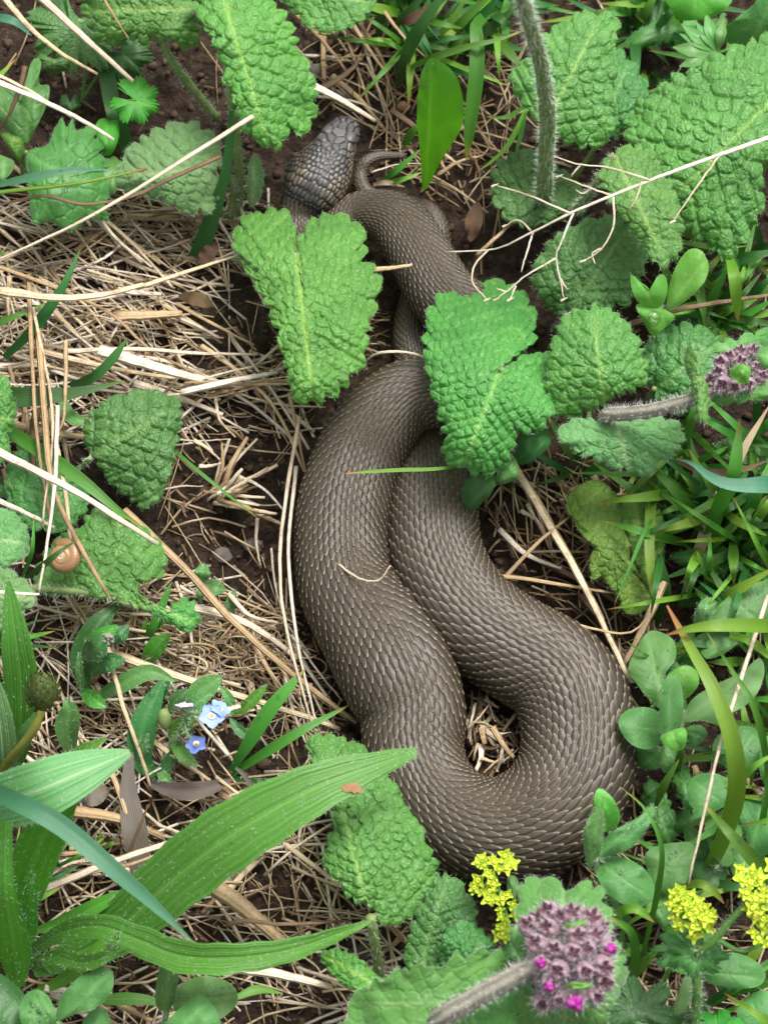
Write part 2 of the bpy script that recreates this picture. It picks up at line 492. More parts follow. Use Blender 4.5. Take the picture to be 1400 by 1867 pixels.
# snail shell
m, t, p, out = nodes('snail_shell')
r, g, b, a = dat(t)
n = noise(t, 350, 4, .6, objcoord(t))
c = ramp(t, r, [(0, (.60, .48, .36)), (.35, (.42, .27, .15)), (.7, (.30, .17, .075)), (1, (.26, .14, .06))]).outputs[0]
st = ramp(t, math_(t, 'SINE', math_(t, 'MULTIPLY', r, 700)), [(.3, (0, 0, 0)), (.9, (.16, .16, .16))])
c = mixc(t, st.outputs[0], c, (.50, .36, .22))
bd = ramp(t, g, [(.55, (0, 0, 0)), (.80, (.75, .75, .75)), (1, (.75, .75, .75))])
c = mixc(t, math_(t, 'MULTIPLY', n.outputs[0], .25), c, (.12, .06, .03))
c = mixc(t, bd.outputs[0], c, (.62, .50, .36))
t.links.new(c, p.inputs['Base Color']); p.inputs['Roughness'].default_value = .35
M['shell'] = m
# ------------------------------------------------------------------ ground
xs = np.r_[-3, -1.6, -.9, -.5, -.32, -.22, np.arange(-.165, .1651, .0011), .22, .32, .5, .9, 1.6, 3]
ys = np.r_[-3, -1.6, -.9, -.5, -.34, -.25, np.arange(-.20, .2201, .0011), .27, .36, .55, .9, 1.6, 3]
GX, GY = np.meshgrid(xs, ys)
GZ = H(GX, GY)
lump = NR.normal(0, 1, GX.shape)
lump = (lump + np.roll(lump, 1, 0) + np.roll(lump, 1, 1) + np.roll(lump, (1, 1), (0, 1))) / 4
GZ = GZ + lump * .0011
gme = mesh('soil', np.stack([GX, GY, GZ], -1).reshape(-1, 3), gridfaces(len(ys), len(xs)))
tag(link('soil', gme, M['soil']), kind='structure')

# ------------------------------------------------------------------ snake
# centre line traced head -> tail: pixel, half width in pixels, lift of the belly off the soil in mm
SN = np.array([
 (634, 223, 14, 9), (630, 232, 29, 9), (622, 248, 36, 9), (610, 270, 42, 9), (596, 296, 53, 8), (581, 322, 59, 7), (567, 346, 60, 6),
 (555, 370, 47, 5), (547, 398, 38, 4), (548, 432, 38, 3), (572, 458, 42, 3), (612, 432, 46, 4), (655, 392, 46, 6), (720, 404, 57, 8),
 (764, 462, 60, 9), (803, 530, 64, 9), (858, 590, 66, 9), (893, 650, 68, 10), (868, 705, 68, 12), (800, 711, 68, 14), (742, 724, 70, 13),
 (692, 768, 76, 10), (652, 840, 82, 5), (628, 925, 86, 2), (624, 1010, 86, 1), (633, 1068, 88, 1), (657, 1115, 93, 1), (697, 1175, 102, 0), (729, 1236, 103, 0),
 (752, 1300, 94, 0), (754, 1370, 88, 0), (775, 1430, 85, 0), (812, 1476, 86, 0), (862, 1506, 90, 0), (925, 1512, 94, 0), (1000, 1480, 101, 0), (1045, 1420, 103, 0), (1055, 1345, 101, 0),
 (1043, 1275, 101, 0), (1008, 1224, 98, 0), (942, 1184, 95, 0), (872, 1138, 94, 0), (820, 1078, 92, 0), (791, 1005, 88, 0), (787, 940, 85, 0), (784, 870, 75, 0),
 (776, 800, 62, 0), (768, 740, 50, 0), (760, 660, 41, 0), (754, 600, 37, 0), (768, 520, 32, 0), (796, 440, 27, 0), (782, 392, 24, 0), (735, 374, 21, 0),
 (690, 365, 18, 0), (663, 345, 16, 0), (657, 318, 13, 0), (666, 296, 12, 1), (688, 285, 10, 1), (716, 283, 7, 1), (744, 284, 3, 1)], float)
SN[:, 3] += 1.0
sp = catmull(SN, 24)
hw_mm = sp[:, 2] / K * .965
ry_mm = hw_mm * .84
isl = np.clip((sp[:, 1] < 370) & (np.arange(len(sp)) < 170), 0, 1)
ctr = P(sp[:, 0], sp[:, 1], sp[:, 3] + ry_mm)
arc = np.r_[0, np.cumsum(np.linalg.norm(np.diff(ctr, axis=0), axis=1))] * 1000     # mm
SL = arc[-1]
S_ = np.arange(0, SL, .25)
CT = np.stack([np.interp(S_, arc, ctr[:, i]) for i in range(3)], 1)
RX = np.interp(S_, arc, hw_mm); RY = np.interp(S_, arc, ry_mm)
def smooth(a, n):
    k = np.ones(n) / n
    return np.stack([np.convolve(np.pad(a[:, i], n // 2, mode='edge'), k, 'valid')[:len(a)] for i in range(a.shape[1])], 1)
TT = smooth(np.gradient(CT, axis=0), 9); TT /= np.linalg.norm(TT, axis=1)[:, None]
BB = np.cross(TT, np.array([[0, 0, 1.0]])); BB /= np.linalg.norm(BB, axis=1)[:, None]
NN = np.cross(BB, TT)
def itp(s, A):
    return np.stack([np.interp(s, S_, A[:, i]) for i in range(3)], -1)
def surf(s, ph, off):
    c, b_, n_ = itp(s, CT), itp(s, BB), itp(s, NN)
    rx = np.interp(s, S_, RX); ry = np.interp(s, S_, RY)
    return c + ((rx + off) * np.sin(ph) * .001)[..., None] * b_ + ((ry + off) * np.cos(ph) * .001)[..., None] * n_
HEAD = np.interp(7.2, np.arange(len(SN)), arc[np.minimum(np.arange(len(SN)) * 24, len(arc) - 1)])   # end of the head along the line, mm

snake = thing('snake', 'thick dark brown snake with keeled scales lying in loops on the soil', 'snake', tuple(P(800, 1000, 0)))
NPH = 150
s_b = np.r_[np.arange(0, HEAD + 2, .22), np.arange(HEAD + 2, SL, 1.2)]
ph_b = np.linspace(-math.pi, math.pi, NPH, endpoint=False)
SS, PH = np.meshgrid(s_b, ph_b, indexing='ij')
# head plates: seeds in (along, round the head in mm)
seeds = [(.6, 0), (1.2, 1.6), (1.2, -1.6), (2.4, .75), (2.4, -.75), (2.2, 2.9), (2.2, -2.9), (3.6, 1.9), (3.6, -1.9), (3.9, 0), (3.6, 3.8), (3.6, -3.8),
         (6.6, 0), (6.2, 3.4), (6.2, -3.4), (8.4, .95), (8.4, -.95), (10.2, 1.5), (10.2, -1.5), (9.2, 2.6), (9.2, -2.6), (8.4, 4.6), (8.4, -4.6), (10.4, 3.3), (10.4, -3.3), (11.4, 0)]
seeds = [(x_ * 1.52, y_ * 1.28) for x_, y_ in seeds]
hr = np.random.RandomState(5)
for i, sx in enumerate(np.arange(.5, HEAD + 3, 1.6)):
    for vv in np.arange(-13, 13.1, 1.35):
        v2 = vv + (.67 if i % 2 else 0)
        if (sx < 18.0 and abs(v2) < 6.9 - (1.2 if sx < 5 else 0)): continue
        seeds.append((sx + hr.normal(0, .27), v2 + hr.normal(0, .22)))
seeds = np.array(seeds)
rr_ = np.interp(SS, S_, RX) * .95
vv_ = PH * np.maximum(rr_, 3.4)
flatS, flatV = SS.ravel(), vv_.ravel()
hm = (flatS < HEAD + 2.5)
d2 = np.full((len(flatS), 2), 9.0); idx = np.zeros(len(flatS), int)
q = np.where(hm)[0]
dd = np.hypot(flatS[q][:, None] - seeds[None, :, 0], flatV[q][:, None] - seeds[None, :, 1])
o = np.argsort(dd, 1)[:, :2]
d2[q] = np.take_along_axis(dd, o, 1); idx[q] = o[:, 0]
gap = d2[:, 1] - d2[:, 0]
dome = np.where(hm, sstep(0, .62, gap), 0)
big = np.where(idx < 26, 1.0, .75)
off = np.where(hm, (dome - .6) * .5 * big, -.12).reshape(SS.shape)
# brow ridges above the eyes, flat crown, cheek bulge behind the jaw
hmask = sstep(HEAD + 3, HEAD - 3, SS)
off += hmask * (.9 * np.exp(-((SS - 9.4) / 3.0) ** 2 - ((np.abs(PH) - .78) / .28) ** 2))
off -= hmask * (.5 * np.exp(-(PH / .45) ** 2) * sstep(2, 8, SS))
off += hmask * (.9 * np.exp(-((SS - 24) / 4.5) ** 2 - ((np.abs(PH) - 1.25) / .4) ** 2))
V = surf(SS, PH, off).reshape(-1, 3)
rnd = np.random.RandomState(9).rand(len(seeds))
tanm = sstep(.8, 1.3, np.abs(PH)) * .8 * sstep(4, 10, SS)
tanm = np.maximum(tanm, np.exp(-((SS - 27.0) / 1.7) ** 2 - ((PH - .42) / .28) ** 2) * 1.6)
tanm = np.maximum(tanm, np.exp(-((SS - 25.5) / 4.) ** 2 - ((PH + .85) / .16) ** 2) * 1.1)
tanm = np.maximum(tanm, np.exp(-(SS / 1.6) ** 2) * .55)
tanm = np.maximum(tanm, np.exp(-((SS - 23.) / 2.6) ** 2 - ((PH - .75) / .3) ** 2) * .8)
pr = rnd[idx]
tn = np.clip(np.clip(tanm.ravel(), 0, 1) * (.45 + .8 * pr), 0, 1)
at = np.stack([np.where(hm, dome, 0), tn, pr, hmask.ravel()], 1)
cap0 = len(V)
F = gridfaces(len(s_b), NPH, True).tolist()
F.append(list(range(NPH))[::-1]); F.append([(len(s_b) - 1) * NPH + i for i in range(NPH)])
place('body', V, F, M['snake_body'], snake, at)
for sg in (-1, 1):
    c = surf(np.array([8.6]), np.array([sg * 1.30]), np.array([-.35]))[0]
    th, ps = np.meshgrid(np.linspace(0, math.pi, 9), np.linspace(0, 2 * math.pi, 14, endpoint=False), indexing='ij')
    ev = c + .00125 * np.stack([np.sin(th) * np.cos(ps), np.sin(th) * np.sin(ps), np.cos(th)], -1)
    place('eye', ev.reshape(-1, 3), gridfaces(9, 14, True), M['black_eye'], snake)

# overlapping keeled scales, every one its own shell with root, keel and lifted tip
A_ = np.array([0, .22, .42, .60, .76, .90, 1.0])
Fp = np.array([.55, .92, 1.0, .90, .68, .44, .14])
B_ = np.array([-1, -.6, 0, .6, 1.0])
sr = np.random.RandomState(21)
S0, P0, HWs, NRW, SPC = [], [], [], [], []
s = HEAD - .5; k = 0
while s < SL - 1.5:
    hw = np.interp(s, S_, RX)
    spc = 3.75 * (hw / 14.0) ** .62
    spc = max(spc, 1.5)
    n = 43 if hw > 6.4 else (29 if hw > 5.0 else (17 if hw > 2.6 else 11))
    span = math.radians(150)
    for i in range(n):
        if (i + k) % 2: continue
        ph = -span + (2 * span) * (i + .5) / n
        S0.append(s + sr.normal(0, .025) * spc); P0.append(ph); NRW.append(2 * span / n); SPC.append(spc)
    s += spc / 2; k += 1
S0, P0, NRW, SPC = map(np.array, (S0, P0, NRW, SPC))
ns_ = len(S0)
sz = 1 + sr.normal(0, .04, ns_)
a3, b3 = A_[None, :, None], B_[None, None, :]
LEN = (SPC * 1.36 * sz)[:, None, None]
sg = S0[:, None, None] + (a3 - .30) * LEN + 0 * b3
pg = P0[:, None, None] + b3 * Fp[None, :, None] * (NRW * .70 * sz)[:, None, None]
scale_mm = SPC[:, None, None]
lift = (.02 + .13 * a3 ** 1.3) * scale_mm + sr.normal(0, .012, ns_)[:, None, None] * scale_mm * a3
keel = np.exp(-(b3 / .3) ** 2) * sstep(.1, .4, a3) * (1 - .3 * sstep(.8, 1, a3))
offs = lift - .055 * scale_mm * b3 ** 2 * (1 - .25 * a3) + .075 * scale_mm * keel
sg = np.minimum(sg, SL - .1)
SV = surf(sg, pg, offs).reshape(-1, 3)
na, nb = len(A_), len(B_)
one = gridfaces(na, nb)
SF = (one[None] + (np.arange(ns_) * na * nb)[:, None, None]).reshape(-1, 4)
rim = np.maximum(np.clip((np.abs(b3) - .2) / .8, 0, 1) * sstep(.15, .45, a3), np.clip((a3 - .5) / .5, 0, 1) + 0 * b3)
rim = np.broadcast_to(rim, (ns_, na, nb))
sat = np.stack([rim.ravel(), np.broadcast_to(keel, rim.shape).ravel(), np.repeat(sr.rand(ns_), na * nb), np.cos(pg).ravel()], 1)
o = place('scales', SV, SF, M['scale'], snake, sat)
tag(o, kind='stuff')

# distance (px) from the snake's centre line, to keep straw out of it
def off_snake(x, y):
    d = np.hypot(sp[:, 0] - x, sp[:, 1] - y) - sp[:, 2]
    return d.min()

# ------------------------------------------------------------------ leaves
def leaf(parent, outline, base, tip, zb, zt, mat='q', n=0, amp=0, arch=3., sl=0., sr=0., curl=0., quilt=.0, cell=3.0,
         droop=1.5, wave=.8, ewave=.6, hair=0, res=1.0, center=None, name='leaf', seed=None, fold=0., vang=.75, hl=.0011, teeth=False, label=None, rimvein=0.):
    """a leaf from a traced outline (pixels); heights in mm; quilted between its veins when quilt > 0"""
    if seed is None: seed = int(abs(base[0] * 7 + base[1] * 13 + tip[0])) % 9999
    r = np.random.RandomState(seed)
    cell = cell * 1.02
    ol = resample(catmull(outline, 10, True), 400, True)
    area = np.sum(ol[:, 0] * np.roll(ol[:, 1], -1) - np.roll(ol[:, 0], -1) * ol[:, 1])
    if area < 0: ol = ol[::-1]
    per = np.linalg.norm(np.diff(np.vstack([ol, ol[:1]]), axis=0), axis=1).sum() / K          # mm
    if quilt and n: n = max(6, int(n * .74)); amp = amp * 1.45
    nth = int(np.clip(per / (.46 if quilt else 1.2) * res, 36, 430))
    if n: nth = max(nth, min(n * 8, 400))
    ol = resample(ol, nth, True)
    c = np.array(center, float) if center is not None else ol.mean(0)
    tg = np.roll(ol, -1, 0) - np.roll(ol, 1, 0)
    nrm = np.stack([tg[:, 1], -tg[:, 0]], 1); nrm /= np.linalg.norm(nrm, axis=1)[:, None] + 1e-9
    sc_ol = ol.copy()
    if n:
        u = np.arange(nth) / nth * n
        ur = u + .22 * np.sin(u * 1.7 + r.rand() * 6) + .12 * np.sin(u * 4.1 + 2)
        if teeth:
            ph = (ur % 1.0); sc_v = np.minimum(ph / .7, (1 - ph) / .3) - .5
        else:
            sc_v = np.abs(np.sin(math.pi * ur)) ** .65 - .62
        av = amp * (1 + .3 * np.sin(u * .9 + r.rand() * 6))
        sc_ol = ol + nrm * (sc_v * av)[:, None]
    rmax = np.linalg.norm(ol - c, axis=1).max() / K
    nr = int(np.clip(rmax / (.42 if quilt else 1.1) * res, 7, 84))
    rho = np.linspace(0, 1, nr + 1)[1:] ** .92
    kk = sstep(.72, 1.0, rho)[:, None, None]
    o2 = ol[None] * (1 - kk) + sc_ol[None] * kk
    px = c[None, None] + (o2 - c[None, None]) * rho[:, None, None]
    pts = np.vstack([c[None], px.reshape(-1, 2)])
    RHO = np.r_[0, np.repeat(rho, nth)]
    THT = np.r_[0, np.tile(np.arange(nth) / nth * 6.283, nr)]
    base = np.array(base, float); tip = np.array(tip, float)
    dv = tip - base; Lpx = np.linalg.norm(dv); dv /= Lpx; L = Lpx / K
    qv = (pts - base) / K
    s = qv @ dv; t = dv[0] * qv[:, 1] - dv[1] * qv[:, 0]
    hw = max(np.abs(t).max(), .5)
    sn = s / L
    z = zb + (zt - zb) * sn + arch * 4 * sn * (1 - sn)
    z = z + np.where(t < 0, sl * -t, sr * t) + curl * (t / hw) ** 2 + fold * np.minimum(np.abs(t) / hw, .5)
    z = z - droop * RHO ** 4 + wave * snoise(qv[:, 0], qv[:, 1], seed, 5, 9.0) * sstep(0, .5, RHO)
    z = z + ewave * RHO ** 3 * np.sin(THT * max(3, int(per / 9)) + r.rand() * 6)
    V = P(pts[:, 0], pts[:, 1], z)
    f0 = np.stack([np.zeros(nth, int), 1 + (np.arange(nth) + 1) % nth, 1 + np.arange(nth)], 1)
    F = gridfaces(nr, nth, True, 1)
    tri = np.concatenate([f0, F[:, [0, 1, 2]], F[:, [0, 2, 3]]], 0)
    fn = np.cross(V[tri[:, 1]] - V[tri[:, 0]], V[tri[:, 2]] - V[tri[:, 0]])
    vn = np.zeros_like(V)
    for i in range(3):
        np.add.at(vn, tri[:, i], fn)
    if vn[:, 2].mean() < 0:
        vn = -vn; tri = tri[:, ::-1]
    vn /= np.linalg.norm(vn, axis=1)[:, None] + 1e-12
    vein = np.exp(-(t / (.55 + .25 * (1 - np.clip(sn, 0, 1)))) ** 2) * sstep(1.02, .75, sn) * sstep(-.12, .0, sn)
    pil = np.full(len(V), .5)
    if quilt:
        at_ = np.abs(t)
        al = s - vang * at_
        rows = cell * 1.22
        al0, al1 = al.min() - rows, al.max() + rows
        i0, i1 = int(math.floor(al0 / rows)), int(math.ceil(al1 / rows))
        sd = []
        for sgn in (-1, 1):
            for i in range(i0, i1):
                off = r.rand()
                for jx in range(int(hw / (cell * .8)) + 2):
                    x_ = (i + .5 + r.normal(0, .17)) * rows
                    y_ = sgn * (jx + off + r.normal(0, .2)) * cell * .84
                    if y_ * sgn > .05: sd.append((x_ + vang * abs(y_), y_))
        sd = np.array(sd)
        F1 = np.empty(len(V)); F2 = np.empty(len(V))
        wob = .2 * snoise(qv[:, 0], qv[:, 1], seed + 5, 5, 1.4); wob2 = .2 * snoise(qv[:, 0], qv[:, 1], seed + 6, 5, 1.4)
        for a0 in range(0, len(V), 3000):
            d = (s[a0:a0 + 3000, None] + wob[a0:a0 + 3000, None] - sd[None, :, 0]) ** 2 + (t[a0:a0 + 3000, None] + wob2[a0:a0 + 3000, None] - sd[None, :, 1]) ** 2
            pp = np.partition(d, 1, axis=1)[:, :2]
            F1[a0:a0 + 3000] = np.sqrt(pp[:, 0]); F2[a0:a0 + 3000] = np.sqrt(pp[:, 1])
        pil = sstep(0, cell * .28, F2 - F1) * .8 + .2 * sstep(cell * .75, 0, F1)
        rowd = np.abs((al / (2 * rows) + .5) % 1 - .5) * 2 * rows
        sec = np.exp(-(rowd / .5) ** 2) * sstep(hw * 1.0, hw * .55, at_)
        mid = np.exp(-(t / .8) ** 2)
        fine = snoise(qv[:, 0], qv[:, 1], seed + 9, 8, .75)
        h = .78 * quilt * (pil - .5) * (1 - .55 * mid) - quilt * .5 * sec * (1 - mid) - .35 * quilt * mid + fine * quilt * .05
        h = h * (1 - .35 * sstep(.93, 1.0, RHO)) 
        h = h - .35 * quilt * sstep(.965, 1.0, RHO)
        V = V + vn * (h * .001)[:, None]
        vein = np.maximum(vein, .5 * sec * np.exp(-at_ / (hw * .45)) * (1 - .6 * sn.clip(0, 1)))
    else:
        mid = np.exp(-(t / .5) ** 2)
        al = s - .9 * np.abs(t)
        sec = np.exp(-(np.abs((al / 3.0) % 1 - .5) * 3.0 / .28) ** 2)
        V = V - vn * ((.22 * mid + .07 * sec * (1 - mid)) * .001)[:, None]
        vein = np.maximum(vein, rimvein * sstep(.93, 1., RHO))
    vein = np.maximum(vein, .22 * sstep(.95, 1.0, RHO)) if quilt else vein
    attr = np.stack([np.clip(vein, 0, 1), pil, np.full(len(V), r.rand()), RHO], 1)
    ob = place(name, V, tri, M[mat], parent, attr)
    if label: ob['label'] = label
    if hair:
        # fringe of hairs along the rim and a thin nap over the face
        rim = V[-nth:]; cin = V[-2 * nth:-nth]
        od = rim - cin; od /= np.linalg.norm(od, axis=1)[:, None] + 1e-12
        rep = max(1, int(hair * 1.6))
        pos = np.repeat(rim, rep, 0) + NR.normal(0, .00018, (nth * rep, 3))
        dr = np.repeat(od + .45 * vn[-nth:], rep, 0) + NR.normal(0, .38, (nth * rep, 3))
        m_ = int(len(V) * (.016 if quilt else .06) * hair)
        ii = r.randint(0, len(V), m_)
        pos2 = V[ii]; dr2 = vn[ii] + r.normal(0, .55, (m_, 3))
        hv, hf = hairs_from(np.vstack([pos, pos2]), np.vstack([dr, dr2]), hl * .8, .000022, seed)
        tag(place('hairs', hv, hf, M['hair'], ob, None, False), kind='stuff')
    return ob

def petiole(parent, pxyz, r0=.9, r1=.7, mat='stem', hair=0., name='stem', sub=None, root=None):
    """a stem through pixel points (x, y, height mm), radii in mm"""
    pts = np.array(pxyz, float)
    if len(pts) > 2: pts = resample(catmull(pts, 8), max(8, len(pts) * 6), dims=2)
    else: pts = np.stack([np.linspace(pts[0, i], pts[1, i], 7) for i in range(3)], 1)
    W = P(pts[:, 0], pts[:, 1], pts[:, 2])
    rad = np.linspace(r0, r1, len(W)) * .001
    v, f, a = tube(W, rad, 10, seed=abs(int(pts[0, 0])), bump=.05)
    ob = place(name, v, f, M[mat], parent, a)
    if hair:
        nh = int(hair * np.linalg.norm(np.diff(W, axis=0), axis=1).sum() * 1000)
        i = NR.randint(10, len(v) - 10, nh)
        c = W[np.clip(i // 10 - 1, 0, len(W) - 1)]
        d = v[i] - c
        tt = NR.rand(nh)[:, None]; t2 = NR.rand(nh)[:, None]
        j = np.clip(i + 10, 0, len(v) - 1); i2 = (i // 10) * 10 + (i + 1) % 10
        vi = v[i] * t2 + v[i2] * (1 - t2); d = vi - c; j2 = np.clip(i2 + 10, 0, len(v) - 1); vj = v[j] * t2 + v[j2] * (1 - t2)
        hv, hf = hairs_from(vi * tt + vj * (1 - tt), d / (np.linalg.norm(d, axis=1)[:, None] + 1e-9) + NR.normal(0, .4, (nh, 3)), .0016, .000035, 3)
        tag(place('hairs', hv, hf, M['hair_white' if 'grey' in mat else 'hair'], ob, None, False), kind='stuff')
    return ob

def blade(parent, pts, w, mat='grass', name='blade', foldz=.35, seed=None, nseg=22, ncross=5, prof='grass', wave=0., hair=0, twist=0., wl=None):
    """a long leaf along pixel points (x, y, height mm) from base to tip; w = half width in pixels"""
    pts = np.array(pts, float)
    if seed is None: seed = int(abs(pts[0, 0] * 3 + pts[-1, 1] * 5 + pts[-1, 0])) % 9999
    r = np.random.RandomState(seed)
    c = resample(catmull(pts, 10) if len(pts) > 2 else np.stack([np.linspace(pts[0, i], pts[1, i], 12) for i in range(3)], 1), nseg)
    al = np.linspace(0, 1, nseg)
    if prof == 'grass': wp = np.clip(.55 + 1.2 * al, 0, 1) * np.clip((1.0 - al) / .55, 0, 1) ** .7
    elif prof == 'lance': wp = (np.sin(np.pi * np.clip(al * .93 + .05, 0, 1)) ** .85) * .98 + .02
    elif prof == 'strap': wp = np.clip((1 - al) / .12, 0.05, 1) ** .6 * np.ones(nseg)
    else: wp = np.interp(al, np.linspace(0, 1, len(prof)), prof)
    wp = np.maximum(wp, .02)
    T = np.gradient(c[:, :2], axis=0); T /= np.linalg.norm(T, axis=1)[:, None] + 1e-9
    Nn = np.stack([-T[:, 1], T[:, 0]], 1)
    u = np.linspace(-1, 1, ncross)
    edge = 1 + wave * .06 * np.sin(al * 60 + r.rand() * 6)
    xy = c[:, None, :2] + Nn[:, None] * (wp * w * edge)[:, None, None] * u[None, :, None]
    hwm = (wp * w / K)[:, None]
    if mat.startswith('plantain'): V_rib = -.13 * np.cos(u * np.pi * 4)[None] * np.minimum(hwm / 4, 1)
    else: V_rib = 0
    z = c[:, 2][:, None] + V_rib + foldz * np.abs(u)[None] * hwm + twist * u[None] * hwm * np.sin(al * 3)[:, None]
    if wave: z = z + wave * (u[None] ** 2) * np.sin(al * 17 + r.rand() * 6)[:, None] * (1 + .5 * u[None])
    V = P(xy[..., 0], xy[..., 1], z)
    F = gridfaces(nseg, ncross)
    at = np.stack([np.repeat(al, ncross), np.tile((u + 1) / 2, nseg), np.full(nseg * ncross, r.rand())], 1)
    if mat in LEAFLIKE:      # leaf materials read R as vein
        vv = np.exp(-(np.tile(u, nseg) / .10) ** 2) + .45 * np.exp(-((np.abs(np.tile(u, nseg)) - .48) / .07) ** 2)
        at = np.stack([np.clip(vv, 0, 1), np.full(len(vv), .5), np.full(len(vv), r.rand()), np.abs(np.tile(u, nseg))], 1)
    F = F[:, ::-1]
    ob = place(name, V.reshape(-1, 3), F, M[mat], parent, at)
    if hair:
        m_ = int(hair)
        i = r.randint(0, nseg - 1, m_); uu = r.rand(m_) * (ncross - 1); j = np.clip(uu.astype(int), 0, ncross - 2); fr = (uu - j)[:, None]; fa = r.rand(m_)[:, None]
        pos = (V[i, j] * (1 - fr) + V[i, j + 1] * fr) * (1 - fa) + (V[i + 1, j] * (1 - fr) + V[i + 1, j + 1] * fr) * fa
        m0 = m_; m_ = max(4, m_ // 5); eg = r.randint(0, nseg, m_); sd = r.randint(0, 2, m_)
        eg = np.clip(eg, 0, nseg - 2); ee = np.where(sd, ncross - 1, 0); fb = r.rand(m_)[:, None]
        pos2 = V[eg, ee] * (1 - fb) + V[eg + 1, ee] * fb; d2_ = pos2 - V[eg, ncross // 2]
        d2_ /= np.linalg.norm(d2_, axis=1)[:, None] + 1e-9
        hv, hf = hairs_from(np.vstack([pos, pos2]), np.vstack([r.normal(0, .7, (m0, 3)) + [0, 0, .35], d2_ + r.normal(0, .4, (m_, 3))]), .0011, .000022, seed)
        tag(place('hairs', hv, hf, M['hair'], ob, None, False), kind='stuff')
    return ob
LEAFLIKE = {'s', 'clover', 'clover_pale', 'clover_bright', 'dark', 'palm', 'palm_bright', 'q', 'q_dark', 'q_pale', 'bract'}

def straw_mesh(pts, w, seed, kinky=.0, flat=.42, taper=.5, ns=6, n=None):
    pts = np.array(pts, float)
    c = catmull(pts, 6) if len(pts) > 2 else np.stack([np.linspace(pts[0, i], pts[1, i], 8) for i in range(3)], 1)
    c = resample(c, n or max(7, len(pts) * 4))
    W = P(c[:, 0], c[:, 1], c[:, 2])
    r = np.random.RandomState(seed)
    W = W + r.normal(0, .00005 + kinky * .0004, W.shape)
    rad = w / K * .001 * np.linspace(1, taper, len(W)) * (1 + .05 * r.normal(0, 1, len(W)))
    v, f, a = tube(W, rad, ns, flat, seed)
    a[:, 2] = r.rand()
    return v, f, a
def straw(pts, w, mat='straw', label=None, group=None, name='dry_stalk', parent=None, seed=None, cat='straw', **kw):
    if seed is None: seed = int(abs(pts[0][0] * 3 + pts[0][1] * 7 + pts[-1][0])) % 99991
    v, f, a = straw_mesh(pts, w, seed, **kw)
    o = place(name, v, f, M[mat], parent, a)
    if parent is None: tag(o, label, cat, group)
    return o

def lobed(center, rad, nl, rot, depth=.35, teeth=5, squash=1.0, gap=.5, spread=6.283):
    """outline of a palmate leaf: nl lobes, each with teeth; rot = direction of the middle lobe (image angle)"""
    o = []
    for i in range(nl):
        a0 = rot + (i - (nl - 1) / 2) * (spread - gap) / nl
        wd = (spread - gap) / nl
        for j in range(teeth):
            f = (j + .5) / teeth - .5
            rr = rad * (1 - depth * (2 * abs(f)) ** 2.2)
            a = a0 + f * wd * .98
            o.append((center[0] + math.cos(a) * rr * (1.03), center[1] + math.sin(a) * rr * squash))
            a2 = a0 + (f + .5 / teeth) * wd * .98
            o.append((center[0] + math.cos(a2) * rr * .90, center[1] + math.sin(a2) * rr * .90 * squash))
    a = rot + math.pi
    o.append((center[0] + math.cos(a) * rad * .08, center[1] + math.sin(a) * rad * .08 * squash))
    return o
def gp(x, y, z=0.0):
    """a point on the soil under a pixel"""
    p = P(x, y, z)
    return (float(p[0]), float(p[1]), float(H(p[0], p[1])))

# ------------------------------------------------------------------ crinkled, woolly-leaved plants
def plant(name, label, cat, root, group=None):
    return thing(name, label, cat, gp(*root), group)
QK = dict(quilt=.85, hair=1)

a = plant('woolly_plant', 'crinkly round-toothed leaves on hairy stems beside the snake\'s snout', 'plant', (395, 215), 'crinkly leaved plants')
leaf(a, [(150, -30), (148, 10), (160, 45), (168, 70), (200, 80), (235, 68), (258, 78), (300, 72), (340, 88), (362, 75), (366, 40), (355, 5), (345, -30), (250, -50)], (366, 15), (150, 18), 40, 36, 'q', n=26, amp=9, sl=-.25, sr=.15, droop=4, **QK)
petiole(a, [(395, 215, 2), (350, 160, 14), (310, 105, 26), (300, 60, 34), (365, 15, 39)], 1.5, 1.0, hair=14)
leaf(a, [(356, -30), (362, 30), (380, 60), (398, 100), (410, 150), (430, 190), (438, 230), (462, 250), (490, 270), (512, 268), (524, 245), (555, 238), (574, 212), (577, 170), (568, 125), (545, 85), (530, 40), (503, 0), (480, -30), (420, -50)], (396, -40), (492, 268), 50, 40, 'q_bright', n=34, amp=9, arch=5, sl=-.5, sr=-.06, quilt=1.0, hair=1, cell=3.3)
petiole(a, [(432, 390, 1), (436, 330, 12), (430, 250, 24), (415, 120, 40), (398, -35, 49)], 1.6, 1.2, hair=14)
leaf(a, [(210, 322), (232, 272), (265, 245), (310, 225), (345, 218), (375, 235), (400, 255), (405, 282), (397, 310), (408, 345), (400, 370), (375, 385), (340, 385), (300, 370), (260, 356), (225, 350)], (404, 300), (212, 325), 24, 20, 'q_pale', n=24, amp=8, arch=3, sl=-.35, sr=-.3, quilt=.9, hair=2)
petiole(a, [(420, 395, 2), (425, 340, 14), (404, 300, 24)], 1.2, .9, hair=14)
leaf(a, [(458, 285), (472, 290), (481, 312), (479, 345), (465, 376), (453, 370), (450, 325)], (462, 378), (462, 286), 12, 26, 'q_pale', n=12, amp=3, quilt=.5, cell=1.6, sl=.5, sr=-.6, hair=2, arch=2)

a = plant('woolly_plant', 'upturned crinkly leaf hanging over the top edge near the soil pebbles', 'plant', (560, -40), 'crinkly leaved plants')
leaf(a, [(505, -30), (520, 10), (545, 32), (560, 48), (590, 58), (625, 53), (655, 40), (678, 12), (690, -30), (600, -60)], (540, -20), (690, 5), 26, 30, 'q', n=26, amp=5, quilt=.7, hair=1, cell=2.4)
petiole(a, [(560, -60, 0), (530, -50, 12), (540, -20, 26)])

